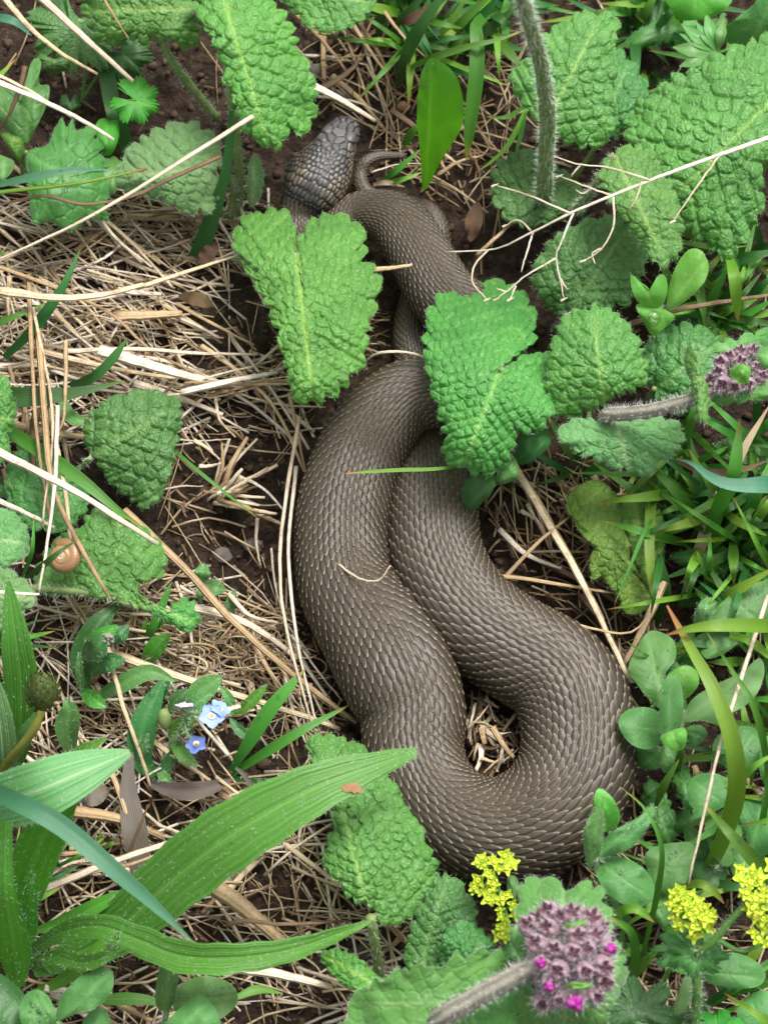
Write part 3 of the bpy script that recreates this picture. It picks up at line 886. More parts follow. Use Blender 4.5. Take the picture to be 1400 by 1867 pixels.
a = plant('woolly_plant', 'large bright heart-shaped crinkly leaf lying over the snake\'s neck', 'plant', (430, 470), 'crinkly leaved plants')
leaf(a, [(425, 437), (440, 397), (480, 381), (515, 378), (531, 402), (539, 446), (548, 424), (566, 402), (600, 387), (640, 396), (664, 425), (668, 470), (690, 500), (688, 545), (676, 590), (670, 630), (664, 665), (640, 692), (610, 720), (570, 738), (540, 730), (525, 690), (514, 640), (500, 590), (478, 540), (450, 490), (430, 460)],
     (541, 470), (572, 737), 34, 44, 'q_bright', n=40, amp=10, arch=5, sl=-.22, sr=-.1, center=(560, 560), quilt=1.05, hair=1, cell=2.7, droop=3)
petiole(a, [(430, 470, 0), (470, 485, 14), (510, 480, 26), (541, 470, 33.5)], 1.4, 1.0, hair=12)

a = plant('woolly_plant', 'heart-shaped crinkly leaf covering the middle loop of the snake', 'plant', (960, 700), 'crinkly leaved plants')
leaf(a, [(914, 670), (940, 642), (972, 622), (977, 588), (965, 545), (935, 520), (900, 508), (850, 514), (815, 525), (785, 560), (773, 600), (772, 645), (780, 690), (790, 730), (804, 770), (812, 800), (808, 838), (838, 850), (868, 866), (905, 865), (932, 835), (938, 802), (965, 787), (1002, 770), (1012, 720), (1012, 670), (1000, 640), (958, 650), (932, 664)],
     (912, 674), (842, 858), 46, 42, 'q', n=42, amp=9, arch=5, sl=-.18, sr=-.15, center=(868, 706), quilt=1.0, hair=1, cell=2.6, droop=4)
petiole(a, [(960, 700, 0), (975, 720, 14), (950, 700, 32), (914, 676, 45.5)], 1.4, 1.0, hair=12)
leaf(a, [(845, 885), (865, 866), (905, 866), (912, 872), (885, 912), (852, 932), (843, 912)], (915, 860), (848, 930), 30, 20, 'dark', n=10, amp=3, arch=2)
leaf(a, [(905, 868), (935, 835), (945, 850), (942, 872), (915, 882)], (950, 838), (908, 880), 34, 30, 'palm', arch=1)
leaf(a, [(938, 822), (960, 780), (997, 778), (1003, 810), (972, 840), (945, 846)], (1000, 790), (942, 840), 30, 26, 'dark', arch=3)

a = plant('budding_plant', 'leaning hairy stem with a closed dark purple bud above paired crinkly leaves', 'plant', (1110, 790))
leaf(a, [(998, 665), (1008, 622), (1025, 582), (1060, 560), (1095, 557), (1132, 575), (1160, 610), (1178, 655), (1175, 695), (1150, 716), (1122, 720), (1098, 738), (1060, 757), (1028, 765), (1000, 742), (994, 702)], (1103, 732), (1078, 558), 44, 46, 'q', n=32, amp=8, sl=-.22, sr=-.2, arch=4, center=(1085, 660), quilt=.85, hair=1.4, cell=3.4, vang=1.1, label='rounded scalloped leaf rising above the stem joint')
leaf(a, [(1018, 790), (1036, 768), (1080, 764), (1112, 770), (1150, 764), (1200, 758), (1235, 770), (1245, 800), (1225, 830), (1200, 845), (1175, 866), (1140, 856), (1100, 845), (1060, 826), (1030, 810)], (1124, 768), (1150, 863), 44, 38, 'q_pale', n=28, amp=7, sl=-.1, sr=-.1, arch=2, quilt=.55, hair=2, cell=3.2, vang=1.2, label='pale downy scalloped leaf below the stem joint')
petiole(a, [(1112, 800, 0), (1106, 775, 26), (1105, 757, 45), (1150, 753, 50), (1200, 745, 54), (1262, 727, 58), (1310, 705, 60)], 2.0, 1.9, 'stem_grey', hair=13)
leaf(a, [(1248, 640), (1262, 631), (1271, 650), (1281, 680), (1291, 710), (1294, 745), (1286, 770), (1272, 766), (1268, 740), (1258, 700), (1250, 670)], (1290, 690), (1248, 690), 64, 60, 'q', n=16, amp=4, quilt=.5, cell=1.8, hair=2, arch=2, name='bract')
leaf(a, [(1292, 645), (1310, 626), (1340, 616), (1372, 606), (1410, 598), (1430, 640), (1400, 668), (1370, 650), (1330, 640)], (1390, 660), (1300, 622), 56, 62, 'bract', n=14, amp=6, quilt=.5, hair=2, name='bract')
leaf(a, [(1288, 718), (1320, 722), (1360, 708), (1400, 690), (1430, 680), (1430, 715), (1390, 728), (1330, 736), (1300, 732)], (1420, 690), (1295, 726), 60, 58, 'bract', n=10, amp=3, quilt=.3, hair=2, name='bract')
leaf(a, [(1375, 640), (1400, 632), (1430, 640), (1430, 670), (1400, 672), (1385, 660)], (1430, 660), (1376, 640), 62, 66, 'bract', n=6, amp=3, hair=2, name='bract')
leaf(a, [(1330, 678), (1345, 664), (1366, 668), (1368, 684), (1358, 700), (1340, 694)], (1340, 697), (1360, 668), 68, 74, 'clover_bright', hair=2, arch=1, name='bract')

def calyx_mesh(L, w, open_=.9):
    """five-toothed urn, along +Z from the origin (mm -> m)"""
    nn = 20
    th = np.linspace(0, 2 * np.pi, nn, endpoint=False)
    rows = []
    tooth = (np.cos(5 * th) * .5 + .5)
    for zf, rf in ((0, .35), (.18, .85), (.45, 1.0), (.68, .92)):
        rows.append(np.stack([w * rf * np.cos(th), w * rf * np.sin(th), np.full(nn, L * zf)], 1))
    for k_, z0_ in ((1.0, .80), (.82, .76)):
        rf = k_ * (.30 + open_ * (.18 + .30 * tooth))
        rows.append(np.stack([w * rf * np.cos(th), w * rf * np.sin(th), L * (z0_ + .36 * tooth ** 1.6 * k_)], 1))
    rows.append(np.stack([w * .04 * np.cos(th), w * .04 * np.sin(th), np.full(nn, L * .86)], 1))
    return np.concatenate(rows) * .001, gridfaces(7, nn, True)
def orient(v, pos, d, roll=0.):
    z = np.asarray(d, float); z /= np.linalg.norm(z)
    x = np.cross([.3, 1, .1], z); x /= np.linalg.norm(x); y = np.cross(z, x)
    c, s = math.cos(roll), math.sin(roll)
    x2 = c * x + s * y; y2 = -s * x + c * y
    return pos + v[:, :1] * x2 + v[:, 1:2] * y2 + v[:, 2:] * z
TOCAM = -FWD
th_h, ps_h = np.meshgrid(np.linspace(0, math.pi, 24), np.linspace(0, 2 * math.pi, 36, endpoint=False), indexing='ij')
def calyxes(parent, plist, zfun, ctr, L, w, seed, wool=160):
    r = np.random.RandomState(seed)
    cw = P(ctr[0], ctr[1], ctr[2])
    for (x, y, mag) in plist:
        pos = P(x, y, zfun(x, y))
        d = (pos - cw); d /= np.linalg.norm(d)
        d = d * 1.0 + TOCAM * .55 + r.normal(0, .12, 3); d /= np.linalg.norm(d)
        k = r.uniform(.85, 1.15)
        v, f = calyx_mesh(L * k, w * k * r.uniform(.9, 1.1), r.uniform(.75, 1.1))
        wv = orient(v, pos - d * L * .0006, d, r.rand() * 6)
        ob = place('calyx', wv, f, M['calyx'], parent, np.stack([np.repeat([.05, .2, .35, .5, .66, .86, 1.0], 20), v[:, 2] * 0, v[:, 2] * 0], 1))
        if mag:
            th = np.linspace(0, 2 * np.pi, 14, endpoint=False); rows = []
            for zf, rf in ((.3, .45), (.8, .5), (1.02, .62 * mag), (1.16, .42 * mag), (1.2, .02)):
                rows.append(np.stack([w * rf * np.cos(th) * (1 + .2 * np.cos(3 * th)), w * rf * np.sin(th), np.full(14, L * zf) + .35 * np.sin(3 * th + 1) * (zf > .9)], 1))
            place('corolla', orient(np.concatenate(rows) * .001 * k, pos - d * L * .0006, d, r.rand() * 6), gridfaces(5, 14, True), M['corolla'], ob)
        i = r.randint(20, 100, wool)
        ax = pos - d * L * .0002
        dr = wv[i] - ax; dr /= np.linalg.norm(dr, axis=1)[:, None]
        hv, hf = hairs_from(wv[i], dr + d * .7 + r.normal(0, .5, (wool, 3)), .0021, .000032, seed + 1)
        tag(place('hairs', hv, hf, M['hair_white'], ob, None, False), kind='stuff')
bl = [(1330, 648, 0), (1350, 640, 0), (1372, 640, 0), (1315, 660, 0), (1388, 655, 0), (1300, 690, 0), (1318, 700, 0), (1340, 705, 0), (1365, 700, 0), (1388, 685, 0), (1312, 676, 0), (1380, 668, 0), (1350, 660, 0)]
calyxes(a, bl, lambda x, y: 66 - ((x - 1350) ** 2 + (y - 675) ** 2) / 600., (1350, 680, 52), 4.2, 2.0, 31, 70)

a = plant('woolly_plant', 'dark crinkly leaf tucked behind the closed purple bud', 'plant', (1200, 740), 'crinkly leaved plants')
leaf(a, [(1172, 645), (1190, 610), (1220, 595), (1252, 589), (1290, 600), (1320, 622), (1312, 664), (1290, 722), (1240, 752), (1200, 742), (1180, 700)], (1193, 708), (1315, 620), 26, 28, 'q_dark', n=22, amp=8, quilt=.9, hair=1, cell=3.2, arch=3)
petiole(a, [(1200, 760, 0), (1180, 730, 14), (1193, 708, 26)])

a = plant('woolly_plant', 'greyish crinkly leaf under the dry branching grass stem', 'plant', (1030, 585), 'crinkly leaved plants')
leaf(a, [(973, 522), (980, 472), (1010, 432), (1060, 402), (1110, 394), (1160, 410), (1182, 450), (1172, 500), (1150, 550), (1100, 562), (1040, 578), (1000, 562)], (1036, 574), (1145, 410), 24, 26, 'q_dark', n=28, amp=7, quilt=.85, hair=1.4, cell=3.0, arch=4)
petiole(a, [(1010, 600, 0), (1025, 590, 14), (1036, 574, 24)], hair=8)

a = plant('woolly_plant', 'huge dark green scalloped leaf with deep net veins beside the grass stem', 'plant', (1370, 330), 'crinkly leaved plants')
leaf(a, [(1140, 272), (1145, 217), (1165, 182), (1205, 155), (1235, 132), (1270, 125), (1300, 102), (1340, 85), (1380, 70), (1420, 55), (1450, 120), (1440, 220), (1400, 290), (1388, 320), (1392, 362), (1376, 402), (1352, 440), (1325, 472), (1290, 452), (1258, 424), (1215, 390), (1170, 350), (1145, 312)], (1440, 150), (1190, 395), 44, 38, 'q', n=40, amp=13, quilt=1.15, hair=1, cell=4.0, arch=6, sl=-.1, sr=-.18, droop=3, vang=.6)
petiole(a, [(1370, 330, 0), (1440, 240, 20), (1442, 150, 43)], 1.6, 1.2)
leaf(a, [(1098, 298), (1130, 270), (1160, 264), (1190, 280), (1207, 310), (1227, 335), (1237, 380), (1246, 420), (1232, 470), (1200, 482), (1170, 442), (1140, 402), (1110, 362), (1094, 326)], (1120, 280), (1215, 475), 46, 48, 'q', n=26, amp=8, quilt=.7, hair=1.6, cell=2.6, arch=3, sl=-.2)
petiole(a, [(1000, 400, 0), (1050, 380, 20), (1085, 335, 38), (1120, 282, 45.5)], 1.3, 1.0, hair=12)

a = plant('tall_woolly_stem', 'tall ribbed stem bristling with white hairs beside the broad upright leaf', 'plant', (992, 400))
petiole(a, [(993, 402, 0), (992, 340, 30), (997, 260, 70), (998, 200, 100), (987, 120, 135), (968, 50, 165), (945, -30, 195)], 2.5, 1.6, 'stem', hair=15)
leaf(a, [(930, 150), (944, 115), (982, 102), (990, 62), (1025, 40), (1060, 18), (1095, 24), (1116, 15), (1129, 36), (1120, 80), (1126, 120), (1116, 170), (1123, 210), (1110, 250), (1075, 268), (1032, 260), (1005, 240), (975, 218), (948, 185)], (992, 232), (1098, 22), 40, 44, 'q', n=30, amp=8, quilt=.95, hair=1, cell=3.3, arch=4, sl=-.1, sr=-.2, center=(1045, 150))
petiole(a, [(992, 400, 1), (1000, 330, 20), (992, 232, 39.5)], 1.3, 1.0, hair=10)
leaf(a, [(1100, 90), (1135, 92), (1160, 118), (1182, 156), (1172, 195), (1140, 232), (1105, 255), (1080, 200)], (1090, 260), (1150, 100), 26, 24, 'q_dark', n=20, amp=8, quilt=.8, hair=1, cell=3, arch=3)
petiole(a, [(1000, 390, 1), (1050, 320, 14), (1090, 260, 26)])
leaf(a, [(892, 332), (910, 291), (940, 275), (976, 275), (1010, 298), (1058, 340), (1060, 392), (1010, 402), (960, 413), (915, 392)], (1050, 370), (895, 335), 16, 15, 'q_dark', n=24, amp=7, quilt=.9, hair=.8, cell=3.2, arch=3)
petiole(a, [(995, 405, 1), (1030, 395, 10), (1050, 372, 16)])

a = plant('woolly_plant', 'faded crinkly leaf with brown scarred patch beside bare soil', 'plant', (150, 850), 'crinkly leaved plants')
leaf(a, [(150, 790), (165, 750), (200, 726), (230, 716), (265, 708), (300, 715), (328, 730), (331, 770), (322, 820), (310, 870), (286, 915), (262, 925), (235, 910), (205, 885), (180, 850), (160, 820)], (165, 835), (322, 735), 20, 22, 'q_dark', n=30, amp=6, quilt=1.05, hair=.6, cell=3.6, arch=4, sl=-.15, sr=-.25)
petiole(a, [(110, 900, 0), (140, 860, 12), (165, 835, 20)], hair=6)

a = plant('woolly_plant', 'chewed crinkly leaf with a notch carrying the snail shell', 'plant', (40, 1100), 'crinkly leaved plants')
leaf(a, [(70, 1078), (68, 1035), (88, 998), (115, 975), (145, 962), (160, 936), (195, 925), (225, 945), (260, 960), (290, 985), (306, 1016), (296, 1050), (268, 1060), (252, 1072), (256, 1088), (275, 1100), (270, 1112), (240, 1105), (180, 1088), (120, 1084)], (62, 1074), (300, 1110), 20, 22, 'q', n=30, amp=7, quilt=.95, hair=1, cell=3.6, arch=4, sl=-.18, sr=-.1, center=(180, 1030))
leaf(a, [(256, 1090), (280, 1104), (305, 1116), (318, 1100), (340, 1092), (358, 1105), (364, 1140), (335, 1152), (300, 1130), (262, 1108)], (252, 1094), (362, 1138), 22, 20, 'q', n=16, amp=6, quilt=.6, hair=1.4, cell=2.4, arch=1)
petiole(a, [(5, 1130, 0), (25, 1095, 12), (62, 1074, 20), (160, 1082, 22), (250, 1100, 22), (300, 1122, 21)], 1.3, .6, hair=14)
leaf(a, [(-30, 925), (20, 934), (48, 958), (54, 1000), (32, 1026), (-30, 1034)], (-30, 980), (54, 990), 30, 30, 'q_pale', n=14, amp=4, quilt=.6, hair=2, cell=2.6)
leaf(a, [(-30, 1030), (20, 1040), (55, 1068), (62, 1100), (25, 1132), (-30, 1155)], (62, 1092), (-30, 1080), 34, 32, 'q_pale', n=14, amp=4, quilt=.6, hair=2, cell=2.6)

a = plant('woolly_plant', 'shaded crinkly leaf under the bundle of upright straw', 'plant', (20, 900), 'crinkly leaved plants')
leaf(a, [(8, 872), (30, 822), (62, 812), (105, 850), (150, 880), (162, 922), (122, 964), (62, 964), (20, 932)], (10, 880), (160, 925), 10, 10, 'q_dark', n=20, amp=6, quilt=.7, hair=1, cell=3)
leaf(a, [(-30, 688), (12, 688), (26, 725), (30, 765), (15, 800), (20, 830), (-30, 835)], (-30, 760), (30, 765), 26, 26, 'q', n=14, amp=5, quilt=.7, hair=1.4, cell=2.4)
petiole(a, [(0, 900, 0), (-10, 850, 14), (-30, 760, 26)])

a = plant('woolly_plant', 'tattered crinkly leaf dotted yellow, half under the broad plantain blade', 'plant', (690, 1800), 'crinkly leaved plants')
leaf(a, [(558, 1346), (600, 1339), (645, 1352), (682, 1376), (716, 1408), (740, 1430), (746, 1470), (766, 1500), (786, 1550), (797, 1582), (792, 1622), (766, 1660), (740, 1679), (702, 1686), (672, 1652), (640, 1640), (614, 1610), (588, 1572), (602, 1515), (606, 1470), (598, 1420), (572, 1392)], (676, 1672), (590, 1345), 27, 20, 'q', n=44, amp=7, quilt=.9, hair=1, cell=3.0, arch=4, sr=-.3, sl=-.12, center=(680, 1530))
petiole(a, [(693, 1790, 0), (688, 1750, 10), (680, 1700, 22), (676, 1672, 26.5)], 1.5, 1.3, hair=6)
a = plant('woolly_plant', 'pair of deep green crinkly leaves in shade behind the yellow florets', 'plant', (800, 1790), 'crinkly leaved plants')
leaf(a, [(738, 1790), (744, 1705), (770, 1642), (800, 1598), (832, 1600), (862, 1640), (870, 1672), (852, 1722), (800, 1764)], (760, 1790), (815, 1598), 18, 24, 'q_dark', n=24, amp=6, quilt=.8, hair=1, cell=2.5, arch=3)
leaf(a, [(800, 1722), (820, 1690), (850, 1679), (880, 1698), (900, 1720), (892, 1762), (850, 1785), (808, 1765)], (820, 1790), (890, 1705), 26, 28, 'q_dark', n=20, amp=5, quilt=.8, hair=1, cell=2.3, arch=3)
petiole(a, [(800, 1800, 0), (780, 1800, 9), (760, 1790, 18)]); petiole(a, [(800, 1800, 0), (812, 1800, 14), (820, 1790, 26)])
leaf(a, [(583, 1746), (610, 1730), (650, 1744), (690, 1780), (705, 1800), (662, 1812), (620, 1792)], (705, 1806), (585, 1740), 16, 14, 'q_bright', n=20, amp=4, quilt=.7, hair=1, cell=2.2)
petiole(a, [(800, 1800, 0), (750, 1815, 8), (705, 1806, 16)])
a = plant('woolly_plant', 'split yellow-green leaf with brown flecks beside crossing straw', 'plant', (1160, 880), 'crinkly leaved plants')
leaf(a, [(1033, 912), (1060, 881), (1090, 878), (1120, 895), (1134, 930), (1150, 960), (1150, 1010), (1170, 1060), (1192, 1090), (1170, 1118), (1140, 1116), (1125, 1085), (1100, 1056), (1074, 1052), (1080, 1002), (1060, 970), (1040, 940)], (1140, 905), (1150, 1118), 16, 14, 'q_yellow', n=20, amp=5, quilt=.5, cell=2.8, arch=3, hair=.4)
leaf(a, [(1132, 930), (1150, 902), (1192, 868), (1203, 930), (1212, 982), (1203, 1040), (1194, 1088), (1178, 1070), (1160, 1030), (1145, 980)], (1150, 890), (1192, 1085), 18, 15, 'q_yellow', n=14, amp=4, quilt=.5, cell=2.8, arch=3, hair=.4)
petiole(a, [(1170, 850, 0), (1150, 880, 14), (1140, 905, 16)])

# ------------------------------------------------------------------ flowering purple head with bracts
a = plant('purple_flower', 'woolly purple flower head with magenta petals among yellow florets', 'flower', (760, 1960))
petiole(a, [(740, 1960, 0), (765, 1900, 40), (800, 1860, 60), (860, 1824, 66), (950, 1775, 70), (1010, 1750, 72)], 2.5, 2.5, 'stem_grey', hair=14)
leaf(a, [(625, 1900), (632, 1850), (650, 1815), (690, 1788), (730, 1772), (772, 1764), (812, 1752), (852, 1740), (892, 1733), (930, 1742), (950, 1765), (920, 1790), (860, 1825), (800, 1870), (740, 1920)], (840, 1830), (640, 1830), 60, 52, 'bract', n=22, amp=12, teeth=True, quilt=.35, cell=4, hair=2, arch=4, sr=.1, sl=-.3, droop=-2)
leaf(a, [(780, 1905), (830, 1850), (900, 1812), (945, 1788), (965, 1830), (985, 1880), (960, 1940), (850, 1960)], (850, 1830), (900, 1950), 58, 46, 'bract', n=16, amp=9, teeth=True, quilt=.35, cell=4, hair=2, arch=2)
leaf(a, [(943, 1650), (950, 1612), (975, 1598), (1005, 1600), (1034, 1618), (1065, 1610), (1095, 1622), (1106, 1652), (1118, 1682), (1095, 1712), (1030, 1715), (960, 1700)], (1030, 1720), (1025, 1600), 62, 52, 'bract', n=16, amp=9, quilt=.5, cell=3.6, hair=2.4, arch=3, name='bract')
leaf(a, [(1085, 1700), (1115, 1712), (1134, 1738), (1142, 1780), (1122, 1822), (1085, 1828), (1070, 1770)], (1060, 1760), (1142, 1770), 62, 54, 'bract', n=14, amp=7, quilt=.4, cell=3, hair=2, name='bract')
leaf(a, [(945, 1820), (990, 1812), (1050, 1818), (1108, 1815), (1112, 1850), (1090, 1890), (1030, 1910), (965, 1895), (945, 1855)], (1030, 1800), (1030, 1905), 62, 48, 'bract', n=16, amp=8, quilt=.4, cell=3, hair=2, name='bract')
leaf(a, [(928, 1700), (955, 1690), (972, 1740), (975, 1800), (962, 1850), (942, 1850), (950, 1800), (946, 1750)], (975, 1770), (935, 1790), 64, 58, 'bract', n=12, amp=5, quilt=.3, cell=3, hair=2, name='bract')
zl = [(430, 640, 0), (545, 560, 0), (660, 610, 0), (760, 590, 0), (950, 640, 0), (820, 790, 0), (990, 790, 0), (430, 870, 0), (600, 920, 0), (910, 910, 0), (480, 1060, .9), (640, 1130, 0), (890, 1140, 0), (1060, 1090, 0), (1110, 920, .9), (560, 1260, .8), (490, 1440, 0), (800, 1400, 1.2), (1010, 1380, 0), (780, 960, 0), (700, 720, 0), (540, 720, 0), (360, 700, 0), (650, 1420, 0), (720, 1040, 0), (380, 1180, 0), (1060, 700, 0), (1080, 1230, 0)]
zl = [q_ for i_, q_ in enumerate(zl) if i_ not in (20, 24, 25)]
zl = [(900 + x / 5.385, 1560 + y / 5.385, m_) for x, y, m_ in zl]
calyxes(a, zl, lambda x, y: 80 - ((x - 1038) ** 2 * 1.2 + (y - 1745) ** 2 * .8) / 850., (1038, 1748, 60), 6.0, 2.55, 41, 130)
dv_ = np.stack([np.sin(th_h) * np.cos(ps_h) * 10.4, np.sin(th_h) * np.sin(ps_h) * 12.6, np.cos(th_h) * 11.], -1).reshape(-1, 3) * .001
wo = place('receptacle', orient(dv_, P(1038, 1748, 61), TOCAM, math.pi), gridfaces(24, 36, True), M['wool'], a)
wv_ = orient(dv_, P(1038, 1748, 61), TOCAM, math.pi); ii = NR.randint(0, len(wv_), 1500)
hv, hf = hairs_from(wv_[ii] + NR.normal(0, .0004, (1500, 3)), wv_[ii] - P(1038, 1748, 61) + NR.normal(0, .006, (1500, 3)), .002, .00003, 77)
tag(place('hairs', hv, hf, M['hair_white'], wo, None, False), kind='stuff')
for (x, y, ang) in ((1048, 1688, -.2), (1055, 1799, .02)):
    ca, sa = math.cos(ang) * 26, math.sin(ang) * 26
    leaf(a, [(x - ca, y - sa), (x - ca * .4, y - sa * .4 - 7), (x + ca * .5, y + sa * .5 - 7), (x + ca, y + sa), (x + ca * .4, y + sa * .4 + 6), (x - ca * .5, y - sa * .5 + 6)], (x - ca, y - sa), (x + ca, y + sa), 78, 80, 'clover_bright', hair=2, arch=1, name='bract')

# ------------------------------------------------------------------ yellow lady's-mantle like clusters
def floret_mesh(w, seed):
    r = np.random.RandomState(seed)
    n = 32
    th = np.linspace(0, 2 * np.pi, n, endpoint=False)
    pet = np.abs(np.cos(2 * th)) ** 1.5
    rows = [np.stack([w * .16 * np.cos(th), w * .16 * np.sin(th), np.full(n, -.9)], 1)]
    for rf, zf in ((.30, -.25), (.36, .0)):
        rows.append(np.stack([w * rf * np.cos(th), w * rf * np.sin(th), np.full(n, zf)], 1))
    for f, zz in ((.55, .18), (.82, .40), (1.0, .42)):
        rr = .36 + (f - .36) * (.30 + .70 * pet) * (1 + .1 * np.sin(th * 3 + seed))
        if f == 1.0: rr = .36 + (.64) * (.12 + .88 * pet ** 2.4)
        rows.append(np.stack([w * rr * np.cos(th), w * rr * np.sin(th), zz + .3 * (rr - .4) + 0 * th], 1))
    return np.concatenate(rows) * .001, gridfaces(6, n, True)
def disc_mesh(w, h):
    n = 12; th = np.linspace(0, 2 * np.pi, n, endpoint=False)
    rows = [np.stack([w * rf * np.cos(th), w * rf * np.sin(th), np.full(n, zf * h)], 1) for rf, zf in ((1, 0), (1, .5), (.75, .9), (.45, .8), (.25, .3), (.02, .15))]
    return np.concatenate(rows) * .001, gridfaces(6, n, True)
def cluster(parent, cx, cy, z0, spots, w, seed):
    r = np.random.RandomState(seed)
    top = P(cx, cy, z0 - 10)
    spots = list(spots) + [(x + r.normal(0, 9), y + r.normal(0, 9)) for x, y in spots if r.rand() < .75]
    w *= .80
    for (x, y) in spots:
        zz = z0 + 3 - ((x - cx) ** 2 + (y - cy) ** 2) / 450. + r.normal(0, 1.1)
        pos = P(x, y, zz)
        d = (pos - top); d = d / np.linalg.norm(d) + TOCAM * .8 + r.normal(0, .22, 3); d /= np.linalg.norm(d)
        k = r.uniform(.65, 1.2); rl = r.rand() * 6
        fv, ff = floret_mesh(w * k, r.randint(99))
        ob = place('floret', orient(fv, pos, d, rl), ff, M['yellow'], parent)
        dv, df = disc_mesh(w * .30 * k, .7)
        place('disc', orient(dv, pos + d * .0001, d), df, M['yellow_in'], ob)
        W = np.stack([pos - d * .0009, pos * .6 + top * .4 - d * .001, top - np.array([0, 0, .002])])
        v, f, at = tube(W, .00035, 6)
        place('stalk', v, f, M['stem_plain'], ob, at)
a = plant('yellow_flower', 'yellow star florets in a drooping chain beside the snake\'s belly curve', 'flower', (930, 1790), 'yellow florets')
sp1 = [(880, 1565), (900, 1572), (925, 1562), (935, 1575), (912, 1585), (888, 1592), (872, 1605), (880, 1622), (900, 1612), (865, 1618)]
sp2 = [(905, 1640), (925, 1632), (935, 1650), (912, 1658), (890, 1640), (940, 1668)]
sp3 = [(918, 1690), (930, 1700), (910, 1705), (922, 1678)]
cluster(a, 900, 1590, 34, sp1, 2.5, 3); cluster(a, 915, 1645, 33, sp2, 2.5, 4); cluster(a, 920, 1692, 33, sp3, 2.4, 5)
petiole(a, [(935, 1800, 0), (940, 1745, 12), (930, 1700, 24), (915, 1645, 24), (902, 1595, 24)], .8, .5, 'stem_plain')
leaf(a, [(925, 1600), (940, 1598), (946, 1620), (935, 1645), (925, 1630)], (930, 1650), (935, 1598), 26, 28, 'clover', arch=1)
leaf(a, [(908, 1740), (930, 1720), (945, 1730), (948, 1752), (925, 1762)], (948, 1760), (910, 1738), 26, 24, 'palm', arch=1, n=8, amp=3)
a = plant('yellow_flower', 'round cluster of yellow star florets above a toothed collar leaf', 'flower', (1270, 1960), 'yellow florets')
sp1 = [(1228, 1630), (1245, 1640), (1260, 1632), (1222, 1648), (1240, 1658), (1258, 1668), (1285, 1655), (1295, 1668), (1278, 1680), (1262, 1690), (1240, 1685), (1228, 1672), (1250, 1650), (1290, 1690), (1272, 1645), (1236, 1622), (1270, 1664)]
cluster(a, 1258, 1660, 52, sp1, 2.6, 6)
petiole(a, [(1272, 1960, 0), (1268, 1880, 20), (1270, 1800, 36), (1265, 1735, 44), (1258, 1690, 42)], 1.3, 1.0, 'stem_plain', hair=10)
leaf(a, lobed((1272, 1742), 62, 7, math.pi * .55, .4, 5, .72, .2), (1272, 1740), (1262, 1800), 44, 40, 'palm', res=2, center=(1270, 1746), arch=0, hair=1, name='collar_leaf')
leaf(a, lobed((1255, 1735), 70, 3, math.pi * 1.02, .4, 7, .7, 4.2), (1255, 1735), (1185, 1725), 44, 40, 'palm', res=2, center=(1225, 1733), arch=0, hair=1, name='collar_leaf')
sp2 = [(1350, 1585), (1370, 1590), (1385, 1600), (1352, 1605), (1370, 1612), (1392, 1622), (1355, 1630), (1378, 1640), (1365, 1655), (1390, 1655), (1400, 1635), (1410, 1600), (1376, 1670), (1405, 1670)]
petiole(a, [(1270, 1742, 44), (1305, 1712, 50), (1340, 1670, 54), (1372, 1640, 52)], 1.1, .8, 'stem_plain', hair=8)
cluster(a, 1376, 1625, 62, sp2, 2.7, 7)
sp3 = [(1382, 1712), (1400, 1722), (1372, 1700), (1410, 1705)]
petiole(a, [(1305, 1712, 50), (1350, 1735, 50), (1388, 1722, 46)], .7, .5, 'stem_plain')
cluster(a, 1390, 1712, 54, sp3, 2.6, 8)

# ------------------------------------------------------------------ plantain rosette
a = plant('plantain', 'big plantain rosette with long ribbed blades, one spotted brown near its tip', 'plant', (45, 1790))
PK = dict(ncross=17, nseg=44, prof='lance')
blade(a, [(60, 1770, 4), (190, 1715, 14), (310, 1610, 30), (420, 1525, 42), (560, 1445, 46), (680, 1398, 44), (760, 1370, 40)], 62, 'plantain', 'leaf', .12, wave=.5, hair=2200, **PK)
blade(a, [(45, 1745, 6), (110, 1702, 20), (180, 1690, 30), (250, 1714, 34), (330, 1745, 38), (430, 1748, 40), (540, 1730, 40), (676, 1681, 38)], 30, 'plantain', 'leaf', .45, wave=.9, hair=800, **PK)
blade(a, [(-120, 1500, 20), (-40, 1475, 40), (60, 1445, 58), (140, 1412, 60), (237, 1372, 56)], 54, 'plantain_pale', 'leaf', -.2, hair=900, **PK)
blade(a, [(50, 1700, 10), (45, 1640, 22), (65, 1560, 34), (100, 1490, 44), (148, 1425, 50)], 42, 's', 'leaf', .2, hair=700, **PK)
blade(a, [(30, 1800, 4), (30, 1760, 12), (22, 1700, 26), (10, 1620, 42), (10, 1500, 52)], 30, 's', 'sheath', -.6, hair=400, ncross=9, nseg=24, prof=[.5, .95, 1.0, .7, .5, .45, .4])
blade(a, [(52, 1740, 8), (55, 1690, 18), (55, 1640, 30), (60, 1588, 40)], 15, 's', 'leaf', -.3, hair=300, **PK)
blade(a, [(50, 1755, 6), (100, 1745, 16), (150, 1757, 24), (195, 1742, 30), (217, 1700, 34)], 15, 'plantain', 'leaf', .5, wave=.6, hair=300, **PK)
blade(a, [(60, 1810, 2), (110, 1790, 8), (155, 1755, 14), (215, 1690, 18)], 14, 's', 'leaf', .3, **PK)
blade(a, [(55, 1700, 6), (110, 1685, 12), (170, 1655, 18), (238, 1620, 20)], 15, 's', 'leaf', .3, **PK)
a = thing('grass_tuft', 'blue-green grass blade lying across the broad plantain leaf', 'grass', gp(-60, 1430), 'single grass blades')
blade(a, [(-60, 1420, 40), (30, 1462, 62), (110, 1505, 64), (200, 1580, 62), (280, 1650, 56), (352, 1718, 50)], 19, 'grass_blue', 'blade', .3, nseg=30, prof=[.6, .9, 1, .95, .8, .5, .05])
